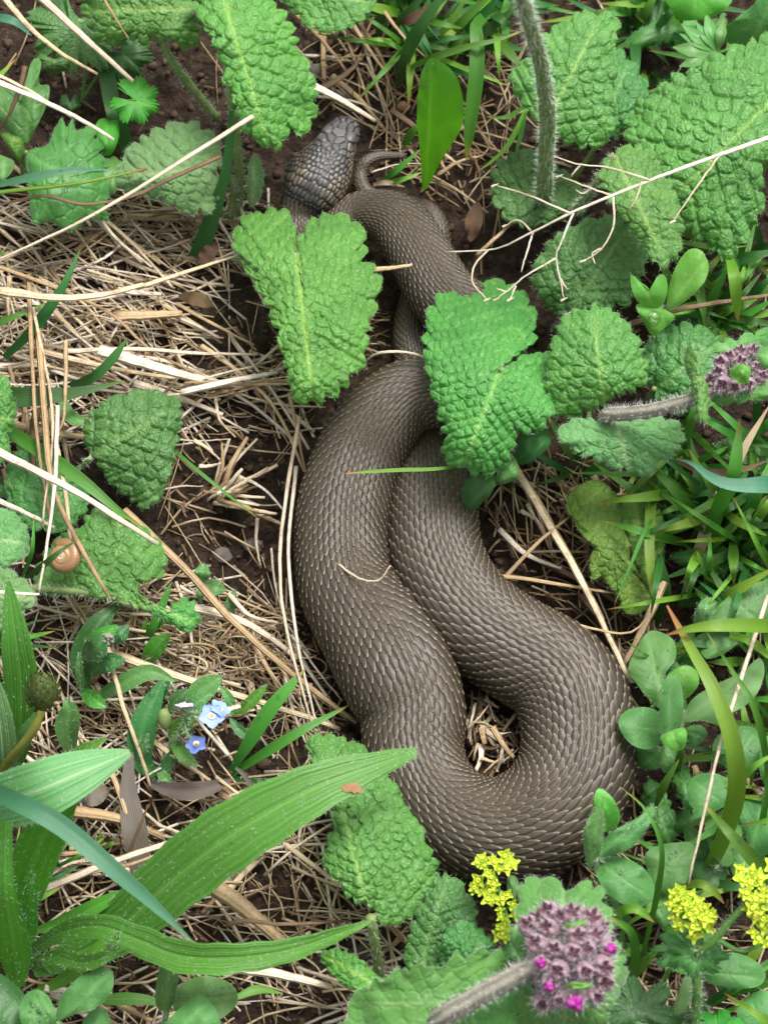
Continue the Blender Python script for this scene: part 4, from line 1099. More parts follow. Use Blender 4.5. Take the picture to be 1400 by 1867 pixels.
a = plant('plantain', 'tall strap leaves at the edge with a round green seed head on a stalk', 'plant', (-20, 1420))
blade(a, [(20, 1420, 4), (35, 1350, 18), (38, 1250, 34), (28, 1160, 46), (15, 1060, 54)], 32, 'plantain', 'leaf', .15, hair=300, **PK)
blade(a, [(-10, 1450, 4), (5, 1400, 26), (0, 1320, 40), (-15, 1220, 50)], 26, 'plantain_pale', 'leaf', .2, hair=200, **PK)
blade(a, [(10, 1440, 4), (20, 1380, 14), (45, 1340, 24), (75, 1290, 30)], 16, 'clover', 'leaf', .2, **PK)
petiole(a, [(-60, 1450, 0), (-10, 1412, 20), (30, 1372, 34), (62, 1330, 42), (76, 1296, 46)], 1.25, 1.15, 'stem_olive', name='stalk')
hc = P(78, 1262, 48)
hd = P(80, 1230, 54) - P(76, 1296, 44); hl_ = np.linalg.norm(hd); hd /= hl_
th, ps = np.meshgrid(np.linspace(0, math.pi, 12), np.linspace(0, 2 * math.pi, 18, endpoint=False), indexing='ij')
ell = np.stack([.0036 * np.sin(th) * np.cos(ps), .0036 * np.sin(th) * np.sin(ps), -.0052 * np.cos(th)], -1).reshape(-1, 3)
hob = place('seed_head', orient(ell, hc, hd), gridfaces(12, 18, True), M['seed'], a)
bv, bf = [], []
gi = 0
for i in range(90):
    zf = 1 - 2 * (i + .5) / 90; an = i * 2.399963
    rr = math.sqrt(1 - zf * zf)
    n0 = np.array([rr * math.cos(an) * .0039, rr * math.sin(an) * .0037, zf * .0053])
    nd = np.array([rr * math.cos(an) / .0037, rr * math.sin(an) / .0037, zf / .0053]); nd /= np.linalg.norm(nd)
    up_ = np.array([0, 0, 1.]) - nd * nd[2]; up_ /= np.linalg.norm(up_) + 1e-6
    sd_ = np.cross(nd, up_)
    for (u_, v_, w_) in ((-1, -.3, 0), (0, -.6, .3), (1, -.3, 0), (.5, .6, .5), (0, 1.2, .9), (-.5, .6, .5), (0, .1, .65)):
        bv.append(n0 + sd_ * u_ * .00075 + up_ * v_ * .0011 + nd * w_ * .0012)
    b0 = i * 7
    for tri in ((0, 1, 6), (1, 2, 6), (2, 3, 6), (3, 4, 6), (4, 5, 6), (5, 0, 6)): bf.append([b0 + q_ for q_ in tri])
tag(place('bracts', orient(np.array(bv), hc, hd), bf, M['seed'], hob, None, False), kind='stuff')

# ------------------------------------------------------------------ forget-me-not
def fmn(parent, x, y, z, w, mat, d, seed, petals=5):
    r = np.random.RandomState(seed)
    pos = P(x, y, z); d = np.array(d, float); d /= np.linalg.norm(d)
    f_ = None
    root = None
    for i in range(petals):
        an = i * 6.283 / 5 + r.normal(0, .06)
        g = []
        for q_ in np.linspace(0, 1, 7):
            wd = .46 * math.sin(math.pi * min(1, .12 + q_ * .86)) ** .7
            for u in (-1, -.5, 0, .5, 1):
                rr = .16 + .84 * q_
                g.append((rr * w * math.cos(an) - u * wd * w * math.sin(an), rr * w * math.sin(an) + u * wd * w * math.cos(an), w * (.10 * q_ + .10 * u * u * q_ - .05 * q_ ** 3)))
        place('petal', orient(np.array(g) * .001, pos, d), gridfaces(7, 5), M[mat], parent)
    dv, df = disc_mesh(w * .30, .35)
    e = place('flower_eye', orient(dv, pos + d * .0001, d), df, M['eye_white'], parent)
    dv, df = disc_mesh(w * .17, .5)
    place('throat', orient(dv, pos + d * .0002, d), df, M['eye_yellow'], e)
a = plant('forget_me_not', 'forget-me-not with three small blue flowers and dark hairy leaves', 'flower', (290, 1420))
fmn(a, 386, 1306, 24, 3.5, 'blue', (.1, -.1, 1), 1)
fmn(a, 400, 1293, 23, 3.1, 'blue', (.5, .4, .8), 2)
fmn(a, 357, 1356, 20, 3.0, 'blue', (.35, -.9, .7), 3)
fmn(a, 337, 1288, 22, 2.7, 'pink', (0, .9, .6), 4)
petiole(a, [(290, 1425, 0), (310, 1360, 8), (335, 1325, 16), (345, 1302, 20), (384, 1306, 23)], .7, .5, 'stem_plain', hair=14)
petiole(a, [(345, 1302, 20), (330, 1295, 21), (337, 1288, 21.5)], .4, .3, 'stem_plain', hair=14)
petiole(a, [(335, 1325, 16), (345, 1345, 17), (356, 1355, 19)], .4, .3, 'stem_plain', hair=14)
BK = dict(ncross=7, nseg=18, prof='lance', name='leaf', hair=120)
blade(a, [(290, 1420, 2), (258, 1385, 6), (262, 1320, 11), (298, 1240, 14)], 26, 'dark', **BK)
blade(a, [(345, 1295, 12), (362, 1265, 15), (404, 1233, 17)], 22, 'clover', **BK)
blade(a, [(340, 1300, 16), (355, 1285, 19), (382, 1266, 20)], 14, 'clover', **BK)
blade(a, [(310, 1300, 10), (325, 1272, 13), (343, 1258, 14)], 14, 'dark', **BK)
blade(a, [(425, 1302, 8), (452, 1285, 12), (487, 1248, 15)], 11, 's', **BK)
blade(a, [(425, 1305, 8), (418, 1275, 11), (400, 1250, 12)], 9, 'clover', **BK)
blade(a, [(420, 1310, 8), (440, 1335, 8), (475, 1350, 8)], 10, 'dark', **BK)
blade(a, [(308, 1345, 10), (330, 1325, 14), (356, 1310, 17)], 16, 's', **BK)
blade(a, [(315, 1345, 9), (330, 1372, 11), (360, 1398, 10)], 13, 'plantain', **BK)
blade(a, [(258, 1400, 4), (258, 1370, 9), (272, 1338, 13)], 9, 'clover', **BK)
blade(a, [(285, 1425, 3), (320, 1372, 9), (330, 1350, 12)], 12, 'dark', **BK)
o = place('bud', orient(np.stack([.0019 * np.sin(th) * np.cos(ps), .0019 * np.sin(th) * np.sin(ps), -.003 * np.cos(th)], -1).reshape(-1, 3), P(300, 1312, 15), P(298, 1298, 17) - P(302, 1325, 14)), gridfaces(12, 18, True), M['stem'], a)
blade(a, [(285, 1400, 3), (300, 1418, 6), (318, 1438, 5)], 10, 'clover', **BK)
a = plant('small_herb', 'small dark herb holding a grey withered bud between its leaves', 'plant', (165, 1262), 'small herbs')
blade(a, [(160, 1258, 3), (148, 1205, 12), (175, 1145, 18), (216, 1100, 18)], 24, 'dark', **BK)
blade(a, [(165, 1205, 14), (180, 1170, 22), (213, 1140, 24)], 18, 's', **BK)
blade(a, [(150, 1200, 16), (172, 1185, 24), (192, 1160, 26)], 22, 'dark', **BK)
blade(a, [(165, 1230, 8), (190, 1210, 16), (228, 1202, 18)], 18, 'dark', **BK)
blade(a, [(205, 1175, 12), (215, 1160, 16), (234, 1142, 16)], 16, 'dark', **BK)
blade(a, [(150, 1262, 4), (145, 1225, 10), (143, 1190, 14)], 8, 'clover', **BK)
blade(a, [(148, 1258, 3), (170, 1275, 8), (194, 1290, 8)], 15, 's', **BK)
wb = thing  # withered bud parts
vv, ff = calyx_mesh(6.0, 2.0, .6)
place('bud', orient(vv, P(192, 1165, 21), np.array([.3, -.5, 1.0])), ff, M['stem_grey'], a)
a = plant('small_herb', 'downy grey-green strap leaves by the forget-me-not, one with white midrib', 'plant', (215, 1330), 'small herbs')
blade(a, [(128, 1370, 2), (122, 1330, 8), (126, 1295, 12), (118, 1276, 13)], 22, 'clover', **{**BK, 'prof': [.5, .8, 1, 1, .8, .1]})
blade(a, [(170, 1275, 4), (215, 1252, 11), (270, 1226, 14), (320, 1242, 13)], 17, 'clover', **BK)
blade(a, [(290, 1300, 3), (285, 1270, 7), (310, 1240, 9)], 15, 'dark', **BK)
blade(a, [(95, 1400, 3), (140, 1375, 10), (194, 1345, 13)], 12, 'plantain', **BK)
a = plant('small_herb', 'three-leaflet clover sprouting between straw stalks above bare soil', 'plant', (370, 1090), 'small herbs')
for (bx, by, tx, ty, z) in ((366, 1062, 372, 1028, 10), (368, 1066, 412, 1076, 10), (364, 1066, 366, 1098, 9)):
    blade(a, [(bx, by, 8), ((bx + tx) / 2, (by + ty) / 2, z + 2), (tx, ty, z)], 15 if ty != 1098 else 8, 'clover', **BK)
petiole(a, [(368, 1100, 0), (360, 1082, 5), (367, 1064, 8)], .4, .3, 'stem_plain')
blade(a, [(425, 1125, 2), (420, 1100, 6), (430, 1075, 8)], 9, 'clover', **BK)
blade(a, [(265, 1215, 3), (280, 1185, 8), (310, 1155, 10)], 17, 's', **BK)
blade(a, [(262, 1170, 3), (285, 1130, 9), (312, 1062, 13)], 8, 'plantain', **BK)

# ------------------------------------------------------------------ round, hairy, dew-covered leaves
def rleaf(parent, o, b, t_, zb, zt, mat='clover', **kw):
    kw.setdefault('hair', 1.2); kw.setdefault('arch', 1.5); kw.setdefault('wave', .5); kw.setdefault('droop', .8); kw.setdefault('rimvein', .35)
    return leaf(parent, o, b, t_, zb, zt, mat, res=1.3, hl=.0009, **kw)
a = plant('downy_plant', 'downy plant with folded pale young leaves beside the snake\'s outer curve', 'plant', (1235, 1400), 'downy round leaved plants')
rleaf(a, [(1128, 1312), (1150, 1292), (1190, 1292), (1206, 1312), (1206, 1350), (1186, 1366), (1156, 1361), (1134, 1338)], (1208, 1335), (1130, 1315), 24, 28)
rleaf(a, [(1205, 1332), (1204, 1270), (1216, 1234), (1240, 1242), (1246, 1300), (1236, 1326)], (1222, 1340), (1222, 1236), 28, 42, 'clover_pale', sl=.3, sr=-.4, hair=2)
rleaf(a, [(1212, 1240), (1226, 1224), (1250, 1213), (1270, 1224), (1273, 1250), (1246, 1276), (1240, 1246)], (1242, 1280), (1250, 1214), 34, 40, 'clover_bright')
rleaf(a, [(1246, 1312), (1262, 1275), (1310, 1246), (1350, 1226), (1385, 1200), (1393, 1230), (1372, 1276), (1320, 1306), (1262, 1316)], (1242, 1314), (1388, 1208), 32, 36, 'clover_pale', sl=-.1)
rleaf(a, [(1204, 1346), (1230, 1330), (1250, 1330), (1249, 1362), (1228, 1370)], (1224, 1332), (1238, 1368), 36, 34, 'clover_bright', fold=1.5)
rleaf(a, [(1145, 1222), (1160, 1182), (1186, 1150), (1226, 1165), (1232, 1200), (1212, 1232), (1206, 1286), (1180, 1272), (1160, 1246)], (1210, 1290), (1180, 1152), 18, 16)
rleaf(a, [(1290, 1140), (1318, 1096), (1360, 1070), (1420, 1058), (1420, 1130), (1350, 1142)], (1400, 1150), (1330, 1085), 22, 24)
rleaf(a, [(1267, 1132), (1275, 1100), (1295, 1090), (1301, 1110), (1288, 1136)], (1275, 1140), (1295, 1092), 24, 28, 'clover', hair=3)
rleaf(a, [(1272, 1160), (1320, 1150), (1350, 1165), (1320, 1192), (1285, 1200)], (1275, 1200), (1350, 1165), 18, 18)
rleaf(a, [(1160, 1365), (1200, 1360), (1215, 1375), (1205, 1400), (1165, 1400)], (1212, 1360), (1165, 1400), 18, 14)
rleaf(a, [(1250, 1330), (1275, 1322), (1290, 1340), (1270, 1360), (1250, 1352)], (1240, 1330), (1285, 1345), 20, 18)
rleaf(a, [(1205, 1372), (1215, 1350), (1232, 1372), (1222, 1405), (1208, 1408)], (1222, 1352), (1212, 1408), 24, 22)
for q_ in ((1214, 1336, 27), (1240, 1296, 32), (1212, 1300, 18)):
    petiole(a, [(1235, 1405, 0), (1232, 1370, 12), q_], .9, .6, 'stem_plain', hair=14)
a = plant('downy_plant', 'downy plant with overlapping round leaves under tall grass blades', 'plant', (1320, 1480), 'downy round leaved plants')
rleaf(a, [(1252, 1446), (1265, 1416), (1300, 1410), (1330, 1425), (1331, 1460), (1300, 1481), (1265, 1476)], (1330, 1475), (1262, 1420), 22, 22)
rleaf(a, [(1300, 1382), (1305, 1346), (1340, 1325), (1380, 1330), (1392, 1370), (1372, 1410), (1330, 1402)], (1330, 1410), (1375, 1335), 20, 22)
rleaf(a, [(1350, 1470), (1380, 1450), (1410, 1460), (1415, 1540), (1385, 1560), (1355, 1520)], (1370, 1555), (1395, 1455), 16, 20)
rleaf(a, [(1285, 1510), (1310, 1480), (1345, 1490), (1352, 1530), (1330, 1580), (1300, 1560)], (1305, 1585), (1330, 1485), 18, 18)
rleaf(a, [(1262, 1580), (1300, 1560), (1325, 1590), (1310, 1620), (1275, 1620)], (1330, 1610), (1268, 1585), 12, 12, 'dark')
rleaf(a, [(1330, 1560), (1365, 1545), (1400, 1570), (1380, 1610), (1340, 1600)], (1335, 1610), (1385, 1560), 14, 14)
rleaf(a, [(1392, 1350), (1420, 1340), (1440, 1400), (1410, 1440), (1385, 1410)], (1400, 1440), (1420, 1345), 26, 28)
for q_ in ((1330, 1475, 21.5), (1330, 1410, 19.5), (1370, 1555, 15.5), (1305, 1585, 17.5), (1400, 1440, 25.5)):
    petiole(a, [(1330, 1500, 0), ((1330 + q_[0]) / 2, (1500 + q_[1]) / 2 + 10, 10), q_], .8, .5, 'stem_plain', hair=10)
a = plant('downy_plant', 'downy plant with red-spotted leaf and dew beside the purple flower head', 'plant', (1120, 1640), 'downy round leaved plants')
rleaf(a, [(1086, 1592), (1095, 1566), (1130, 1562), (1175, 1585), (1194, 1620), (1186, 1645), (1155, 1656), (1110, 1632)], (1090, 1572), (1190, 1640), 26, 26, 'clover', hair=.6)
rleaf(a, [(1175, 1570), (1190, 1546), (1230, 1537), (1264, 1540), (1260, 1580), (1242, 1622), (1200, 1622)], (1180, 1615), (1260, 1542), 22, 24, 'clover', hair=.6)
rleaf(a, [(1086, 1562), (1110, 1522), (1160, 1492), (1191, 1468), (1186, 1500), (1150, 1546), (1100, 1564)], (1088, 1562), (1190, 1470), 30, 34, 'clover', hair=2.5, sl=.35, sr=-.2)
rleaf(a, [(1085, 1512), (1084, 1452), (1095, 1438), (1120, 1460), (1131, 1495), (1110, 1516)], (1098, 1520), (1095, 1440), 24, 34, 'clover_bright', hair=.8)
rleaf(a, [(1070, 1578), (1064, 1520), (1082, 1480), (1101, 1478), (1097, 1540), (1082, 1580)], (1078, 1582), (1092, 1480), 28, 38, 'clover', hair=3)
rleaf(a, [(1178, 1640), (1200, 1625), (1225, 1650), (1215, 1690), (1185, 1670)], (1185, 1630), (1218, 1690), 18, 16)
rleaf(a, [(1110, 1640), (1140, 1655), (1150, 1690), (1125, 1690), (1105, 1665)], (1110, 1640), (1145, 1690), 16, 14, 'clover', hair=2)
for q_ in ((1090, 1572, 25.5), (1180, 1612, 21.5), (1090, 1562, 29.5)):
    petiole(a, [(1120, 1645, 0), (1110, 1610, 12), q_], .9, .6, 'stem_plain', hair=14)
a = plant('downy_plant', 'oval and lobed dewy leaves under the yellow floret cluster', 'plant', (1300, 1840), 'downy round leaved plants')
rleaf(a, [(1255, 1772), (1300, 1745), (1340, 1738), (1380, 1755), (1396, 1780), (1380, 1800), (1330, 1802), (1285, 1790)], (1260, 1770), (1395, 1785), 26, 26, 'clover', hair=.6)
rleaf(a, [(1228, 1840), (1240, 1800), (1262, 1765), (1272, 1800), (1250, 1842), (1235, 1850)], (1268, 1765), (1232, 1848), 26, 22, 'clover_pale', hair=2)
rleaf(a, [(1345, 1840), (1370, 1812), (1405, 1810), (1420, 1850), (1390, 1890), (1350, 1880)], (1400, 1890), (1365, 1815), 20, 22, 'clover')
leaf(a, lobed((1310, 1880), 60, 7, -1.4, .4, 5, .7, .6), (1310, 1885), (1300, 1830), 24, 22, 'palm_bright', res=2, center=(1308, 1872), arch=0, hair=.6)
leaf(a, lobed((1160, 1860), 95, 5, -1.75, .45, 7, .9, 2.2), (1160, 1865), (1140, 1775), 22, 20, 'dark', res=2, center=(1155, 1840), arch=1, hair=1.5, label='dark dewy lobed leaf beside the purple flower head')
for q_ in ((1262, 1770, 25.5), (1400, 1890, 19.5), (1310, 1885, 23.5), (1160, 1865, 21.5)):
    petiole(a, [(1300, 1870, 0), ((1300 + q_[0]) / 2, (1870 + q_[1]) / 2 + 6, 10), q_], .8, .5, 'stem_plain', hair=10)
a = plant('downy_plant', 'downy plant with dewdrop-dotted oval leaves below the plantain rosette', 'plant', (110, 1890), 'downy round leaved plants')
rleaf(a, [(104, 1862), (110, 1822), (140, 1786), (185, 1765), (206, 1774), (202, 1810), (172, 1840), (140, 1848)], (106, 1865), (203, 1772), 22, 26, 'clover')
rleaf(a, [(36, 1855), (45, 1816), (66, 1805), (90, 1820), (102, 1867), (60, 1895)], (104, 1880), (55, 1808), 24, 26, 'clover')
rleaf(a, [(-20, 1775), (20, 1790), (46, 1820), (36, 1870), (-20, 1880)], (-20, 1890), (40, 1820), 18, 18, 'dark')
rleaf(a, [(150, 1867), (170, 1842), (195, 1845), (200, 1890), (160, 1900)], (150, 1900), (195, 1845), 14, 14, 'clover')
petiole(a, [(110, 1900, 0), (100, 1890, 12), (106, 1866, 21.5)], .8, .6, 'stem_plain', hair=10)
a = plant('downy_plant', 'trefoil of dewy oval leaves with a hairy upright leaflet on bare soil', 'plant', (310, 1870), 'downy round leaved plants')
rleaf(a, [(314, 1832), (330, 1796), (370, 1780), (410, 1788), (433, 1810), (426, 1840), (380, 1868), (330, 1852)], (308, 1834), (432, 1815), 24, 26, 'clover')
rleaf(a, [(298, 1880), (325, 1842), (365, 1816), (392, 1840), (402, 1890), (340, 1920)], (300, 1900), (388, 1822), 28, 30, 'clover')
rleaf(a, [(284, 1834), (289, 1772), (305, 1750), (326, 1760), (323, 1800), (310, 1842)], (300, 1842), (312, 1752), 22, 32, 'clover', hair=2.5)
petiole(a, [(295, 1900, 0), (300, 1870, 12), (305, 1836, 22)], .9, .7, 'stem_plain', hair=12)
blade(a, [(300, 1830, 8), (240, 1822, 10), (120, 1828, 8)], 12, 'plantain', 'leaf', .2)
blade(a, [(430, 1820, 20), (470, 1805, 18), (515, 1812, 14)], 9, 'clover_bright', 'leaf', .2)
a = plant('downy_plant', 'bright upright leaflets holding one large water drop', 'plant', (1190, 625), 'downy round leaved plants')
rleaf(a, [(1150, 500), (1165, 512), (1186, 527), (1200, 500), (1214, 505), (1216, 536), (1200, 562), (1166, 552), (1152, 526)], (1195, 565), (1170, 505), 36, 44, 'clover_bright', hair=.3)
rleaf(a, [(1215, 556), (1225, 502), (1250, 459), (1275, 454), (1291, 478), (1286, 510), (1260, 540), (1228, 562)], (1212, 565), (1288, 470), 36, 46, 'clover_bright', hair=.3, sl=.2)
rleaf(a, [(1160, 555), (1200, 560), (1230, 578), (1203, 604), (1188, 612), (1174, 588)], (1200, 556), (1188, 612), 37, 33, 'clover_bright', hair=.3, curl=1.2)
petiole(a, [(1190, 625, 0), (1200, 600, 20), (1203, 560, 36)], 1.0, .8, 'stem_plain', hair=10)
a = plant('downy_plant', 'broad fresh leaves curling at the rim above a finely cut leaf', 'plant', (1330, 60), 'downy round leaved plants')
rleaf(a, [(1314, 56), (1345, 30), (1372, 8), (1410, -30), (1430, 50), (1385, 75), (1350, 83), (1325, 76)], (1365, 84), (1420, -30), 24, 40, 'clover', hair=.3, curl=1.5)
rleaf(a, [(1205, -30), (1220, 10), (1240, 35), (1290, 32), (1328, 10), (1335, -30), (1270, -60)], (1270, -60), (1268, 35), 34, 28, 'palm_bright', hair=.3)
petiole(a, [(1330, 70, 0), (1350, 80, 12), (1365, 84, 24)], 1.0, .8, 'stem_plain')
for (tx, ty, w_) in ((1242, 42, 12), (1268, 38, 9), (1286, 22, 12), (1320, 32, 10), (1226, 85, 14), (1238, 60, 9), (1238, 120, 12), (1250, 132, 9)):
    mx, my = (1308 + tx) / 2, (95 + ty) / 2
    blade(a, [(1308, 95, 26), (mx, my, 30), (tx, ty, 29)], w_, 'palm', name='leaf_lobe', ncross=5, nseg=14, prof=[.35, .5, .9, 1, .6, .05], foldz=.3)
petiole(a, [(1330, 70, 0), (1325, 90, 14), (1308, 95, 26)], .7, .5, 'stem_plain')

# ------------------------------------------------------------------ lobed leaves at the upper left
a = plant('lobed_leaf_plant', 'tiny fan-shaped bright green serrated leaf over dark soil', 'plant', (230, 240), 'lobed leaf plants')
leaf(a, lobed((246, 182), 48, 7, .35, .28, 5, 1.0, .35), (240, 180), (290, 195), 22, 20, 'palm_bright', res=2.6, center=(250, 183), arch=0, wave=.4)
petiole(a, [(235, 250, 0), (232, 215, 12), (243, 181, 21.5)], .5, .4, 'stem_plain')
a = plant('lobed_leaf_plant', 'shaded lobed leaves with rounded toothed tips under crossing pale stalks', 'plant', (150, 150), 'lobed leaf plants')
leaf(a, lobed((145, 40), 100, 7, 1.75, .32, 5, 1.0, 1.2), (148, 36), (120, 138), 20, 14, 'q_dark', res=2.2, center=(142, 55), arch=1, hair=.5)
leaf(a, lobed((222, 95), 62, 7, .95, .28, 5, .85, 1.0), (222, 92), (260, 130), 14, 12, 'dark', res=2.2, center=(225, 100), arch=1)
leaf(a, lobed((100, 108), 34, 5, 1.5, .3, 3, .9, 2.0), (100, 100), (100, 130), 16, 14, 'q_dark', res=2.2, center=(100, 112), arch=1)
leaf(a, lobed((128, 185), 22, 5, 1.5, .3, 3, .9, .6), (128, 180), (130, 205), 6, 6, 'dark', res=2.2, center=(128, 186), arch=0)
petiole(a, [(150, 180, 0), (158, 100, 8), (148, 38, 19.5)], .6, .5, 'stem_plain', hair=4); petiole(a, [(150, 180, 0), (190, 120, 6), (222, 93, 13.5)], .5, .4, 'stem_plain')
a = plant('lobed_leaf_plant', 'broad folded lobed leaves wet with dew above the heap of straw', 'plant', (50, 290), 'lobed leaf plants')
leaf(a, [(-30, 150), (20, 160), (45, 160), (52, 125), (62, 105), (75, 112), (72, 150), (90, 156), (86, 190), (62, 240), (46, 262), (10, 232), (-30, 205)], (48, 268), (58, 108), 20, 24, 'palm', res=1.6, center=(35, 195), quilt=.3, cell=4.2, arch=2)
leaf(a, [(46, 288), (60, 270), (85, 262), (100, 232), (112, 214), (122, 230), (132, 216), (140, 236), (165, 226), (182, 232), (172, 250), (200, 262), (180, 275), (205, 300), (188, 310), (205, 345), (192, 372), (198, 402), (160, 400), (130, 422), (95, 405), (60, 405), (52, 350)], (48, 282), (180, 345), 24, 22, 'palm', res=2.0, center=(115, 325), quilt=.4, cell=4.2, hair=.7, arch=3, sl=-.3, sr=-.1, droop=3)
leaf(a, [(175, 225), (190, 214), (212, 216), (218, 240), (210, 270), (195, 285), (180, 262)], (195, 285), (195, 214), 16, 16, 'palm_bright', res=1.6)
leaf(a, [(175, 300), (205, 285), (225, 300), (215, 340), (195, 360), (180, 335)], (180, 340), (220, 295), 16, 14, 'palm', res=1.6, n=8, amp=4)
leaf(a, [(-20, 280), (10, 285), (28, 298), (10, 325), (-20, 325)], (-20, 300), (28, 298), 28, 28, 'clover', res=1.4)
leaf(a, [(0, 235), (30, 245), (48, 262), (42, 300), (30, 290), (10, 262)], (46, 268), (5, 240), 18, 20, 'q_yellow', res=1.4)
petiole(a, [(45, 330, 0), (40, 300, 10), (48, 276, 21)], .8, .6, 'stem_plain')

# ------------------------------------------------------------------ single smooth leaves
a = plant('lily_leaf_plant', 'upright glossy oval leaf with two water drops beside the snake\'s tail', 'plant', (775, 350))
leaf(a, [(786, 105), (772, 122), (763, 160), (760, 220), (766, 280), (770, 342), (778, 343), (790, 320), (812, 280), (838, 238), (846, 205), (840, 160), (826, 130), (805, 112)], (774, 345), (787, 106), 3, 62, 's', res=2.0, arch=6, sl=.15, sr=.15, droop=.5, wave=.5)
a = plant('coarse_leaf', 'thick grass-like leaf cut off square behind the heart-shaped leaf', 'plant', (362, 470))
blade(a, [(360, 470, 2), (385, 400, 14), (410, 320, 26), (420, 250, 34), (426, 202, 38)], 17, 'grass_dark', 'blade', .3, nseg=24, prof=[1.0, .95, .8, .6, .5, .48, .46])
# ------------------------------------------------------------------ grass
def tuft(label, root, blades, group='grass tufts'):
    t_ = thing('grass_tuft', label, 'grass', gp(*root), group)
    for b in blades:
        pts, w_, m_ = b[:3]
        blade(t_, pts, w_, m_, 'blade', .35, **(b[3] if len(b) > 3 else {}))
    return t_
tuft('grass tuft with many slanting blades at the top behind the glossy oval leaf', (735, 160), [
 ([(726, 156, 2), (743, 94, 24), (765, 50, 34), (800, 0, 40), (830, -40, 42)], 13, 'grass_dark'),
 ([(728, 134, 8), (777, 109, 30), (846, 86, 40), (905, 72, 42), (955, 55, 40)], 7, 'grass'),
 ([(694, 90, 2), (731, 37, 16), (768, -5, 24), (790, -30, 26)], 9, 'grass_dark'),
 ([(800, 96, 2), (831, 51, 18), (883, 0, 26), (910, -30, 28)], 9, 'grass'),
 ([(811, 96, 2), (860, 46, 20), (903, 0, 30), (925, -30, 32)], 10, 'grass_dark'),
 ([(774, 93, 2), (831, 49, 16), (872, 18, 22)], 11, 'grass_yellow'),
 ([(688, 65, 2), (697, 23, 14), (724, -20, 22)], 8, 'grass_dark'),
 ([(817, 96, 2), (874, 40, 14), (937, 11, 20)], 5, 'grass'),
 ([(700, 75, 2), (740, 40, 18), (800, 2, 24)], 10, 'dead_orange'),
 ([(760, 120, 2), (800, 70, 14), (840, 10, 20), (850, -30, 22)], 9, 'grass'),
 ([(830, 110, 2), (880, 60, 14), (930, 20, 20), (945, -20, 22)], 10, 'grass_dark'),
 ([(860, 90, 2), (900, 80, 12), (955, 90, 16)], 12, 'grass_dark'),
 ([(820, 120, 2), (790, 60, 14), (770, 10, 20)], 8, 'grass_dark'),
 ([(900, 60, 2), (920, 30, 14), (925, -20, 18)], 10, 'grass')])
t_ = thing('grass_tuft', 'broad ribbed grass blade bending down beside the glossy oval leaf', 'grass', gp(*[(882, 30, 30), (868, 45, 38), (870, 80, 39), (868, 140, 36), (858, 220, 28), (850, 292, 18)][0][:2]), 'single grass blades'); blade(t_, [(882, 30, 30), (868, 45, 38), (870, 80, 39), (868, 140, 36), (858, 220, 28), (850, 292, 18)], 14, 'grass', 'blade', .45, nseg=26, prof=[.7, .9, 1, 1, .9, .7, .05])
tuft('thin light green blades sprouting near the tall hairy stem', (962, 195), [
 ([(962, 192, 2), (930, 258, 18), (900, 290, 18), (866, 315, 14)], 5, 'grass_yellow'),
 ([(960, 196, 2), (948, 250, 20), (933, 308, 16)], 4.5, 'grass'),
 ([(962, 190, 2), (925, 212, 12), (887, 212, 10)], 4.5, 'grass')])
tuft('small bright blades between the snake\'s tail and the glossy leaf', (700, 345), [
 ([(690, 334, 2), (720, 312, 10), (768, 270, 14)], 6, 'grass'), ([(692, 336, 2), (735, 326, 8), (772, 312, 8)], 5, 'grass_yellow'),
 ([(735, 265, 2), (755, 235, 8), (772, 222, 9)], 8, 'grass'), ([(680, 336, 2), (705, 332, 6), (738, 340, 4)], 5, 'dead_tan')])
tuft('tall crossed grass blades with orange tips over downy pale leaves', (1290, 1620), [
 ([(1272, 1625, 2), (1318, 1530, 26), (1343, 1440, 46), (1335, 1350, 58), (1300, 1255, 62), (1258, 1180, 60), (1216, 1104, 54)], 17, 'grass_yellow', dict(prof=[.5, .8, 1, 1, .9, .75, .5, .1])),
 ([(1470, 1140, 30), (1400, 1141, 54), (1320, 1140, 63), (1260, 1146, 62), (1214, 1158, 58)], 13, 'grass_yellow', dict(prof=[.9, 1, 1, .9, .6, .08])),
 ([(1400, 1480, 10), (1398, 1390, 40), (1375, 1290, 56), (1338, 1228, 56), (1289, 1154, 50)], 7, 'grass'),
 ([(1330, 1158, 40), (1370, 1170, 46), (1420, 1215, 40)], 9, 'grass_yellow'),
 ([(1290, 1600, 2), (1320, 1520, 20), (1345, 1450, 34), (1355, 1370, 42)], 9, 'grass'),
 ([(1280, 1605, 2), (1305, 1530, 20), (1325, 1470, 30)], 6, 'grass_dark'),
 ([(1330, 1500, 16), (1340, 1440, 36), (1372, 1400, 48), (1420, 1370, 50)], 9, 'grass_yellow'),
 ([(1460, 1640, 10), (1400, 1595, 34), (1335, 1525, 46), (1281, 1463, 42)], 14, 'grass', dict(prof=[.9, 1, 1, .8, .5, .08])),
 ([(1372, 1560, 2), (1390, 1500, 20), (1402, 1400, 36)], 7, 'grass')])
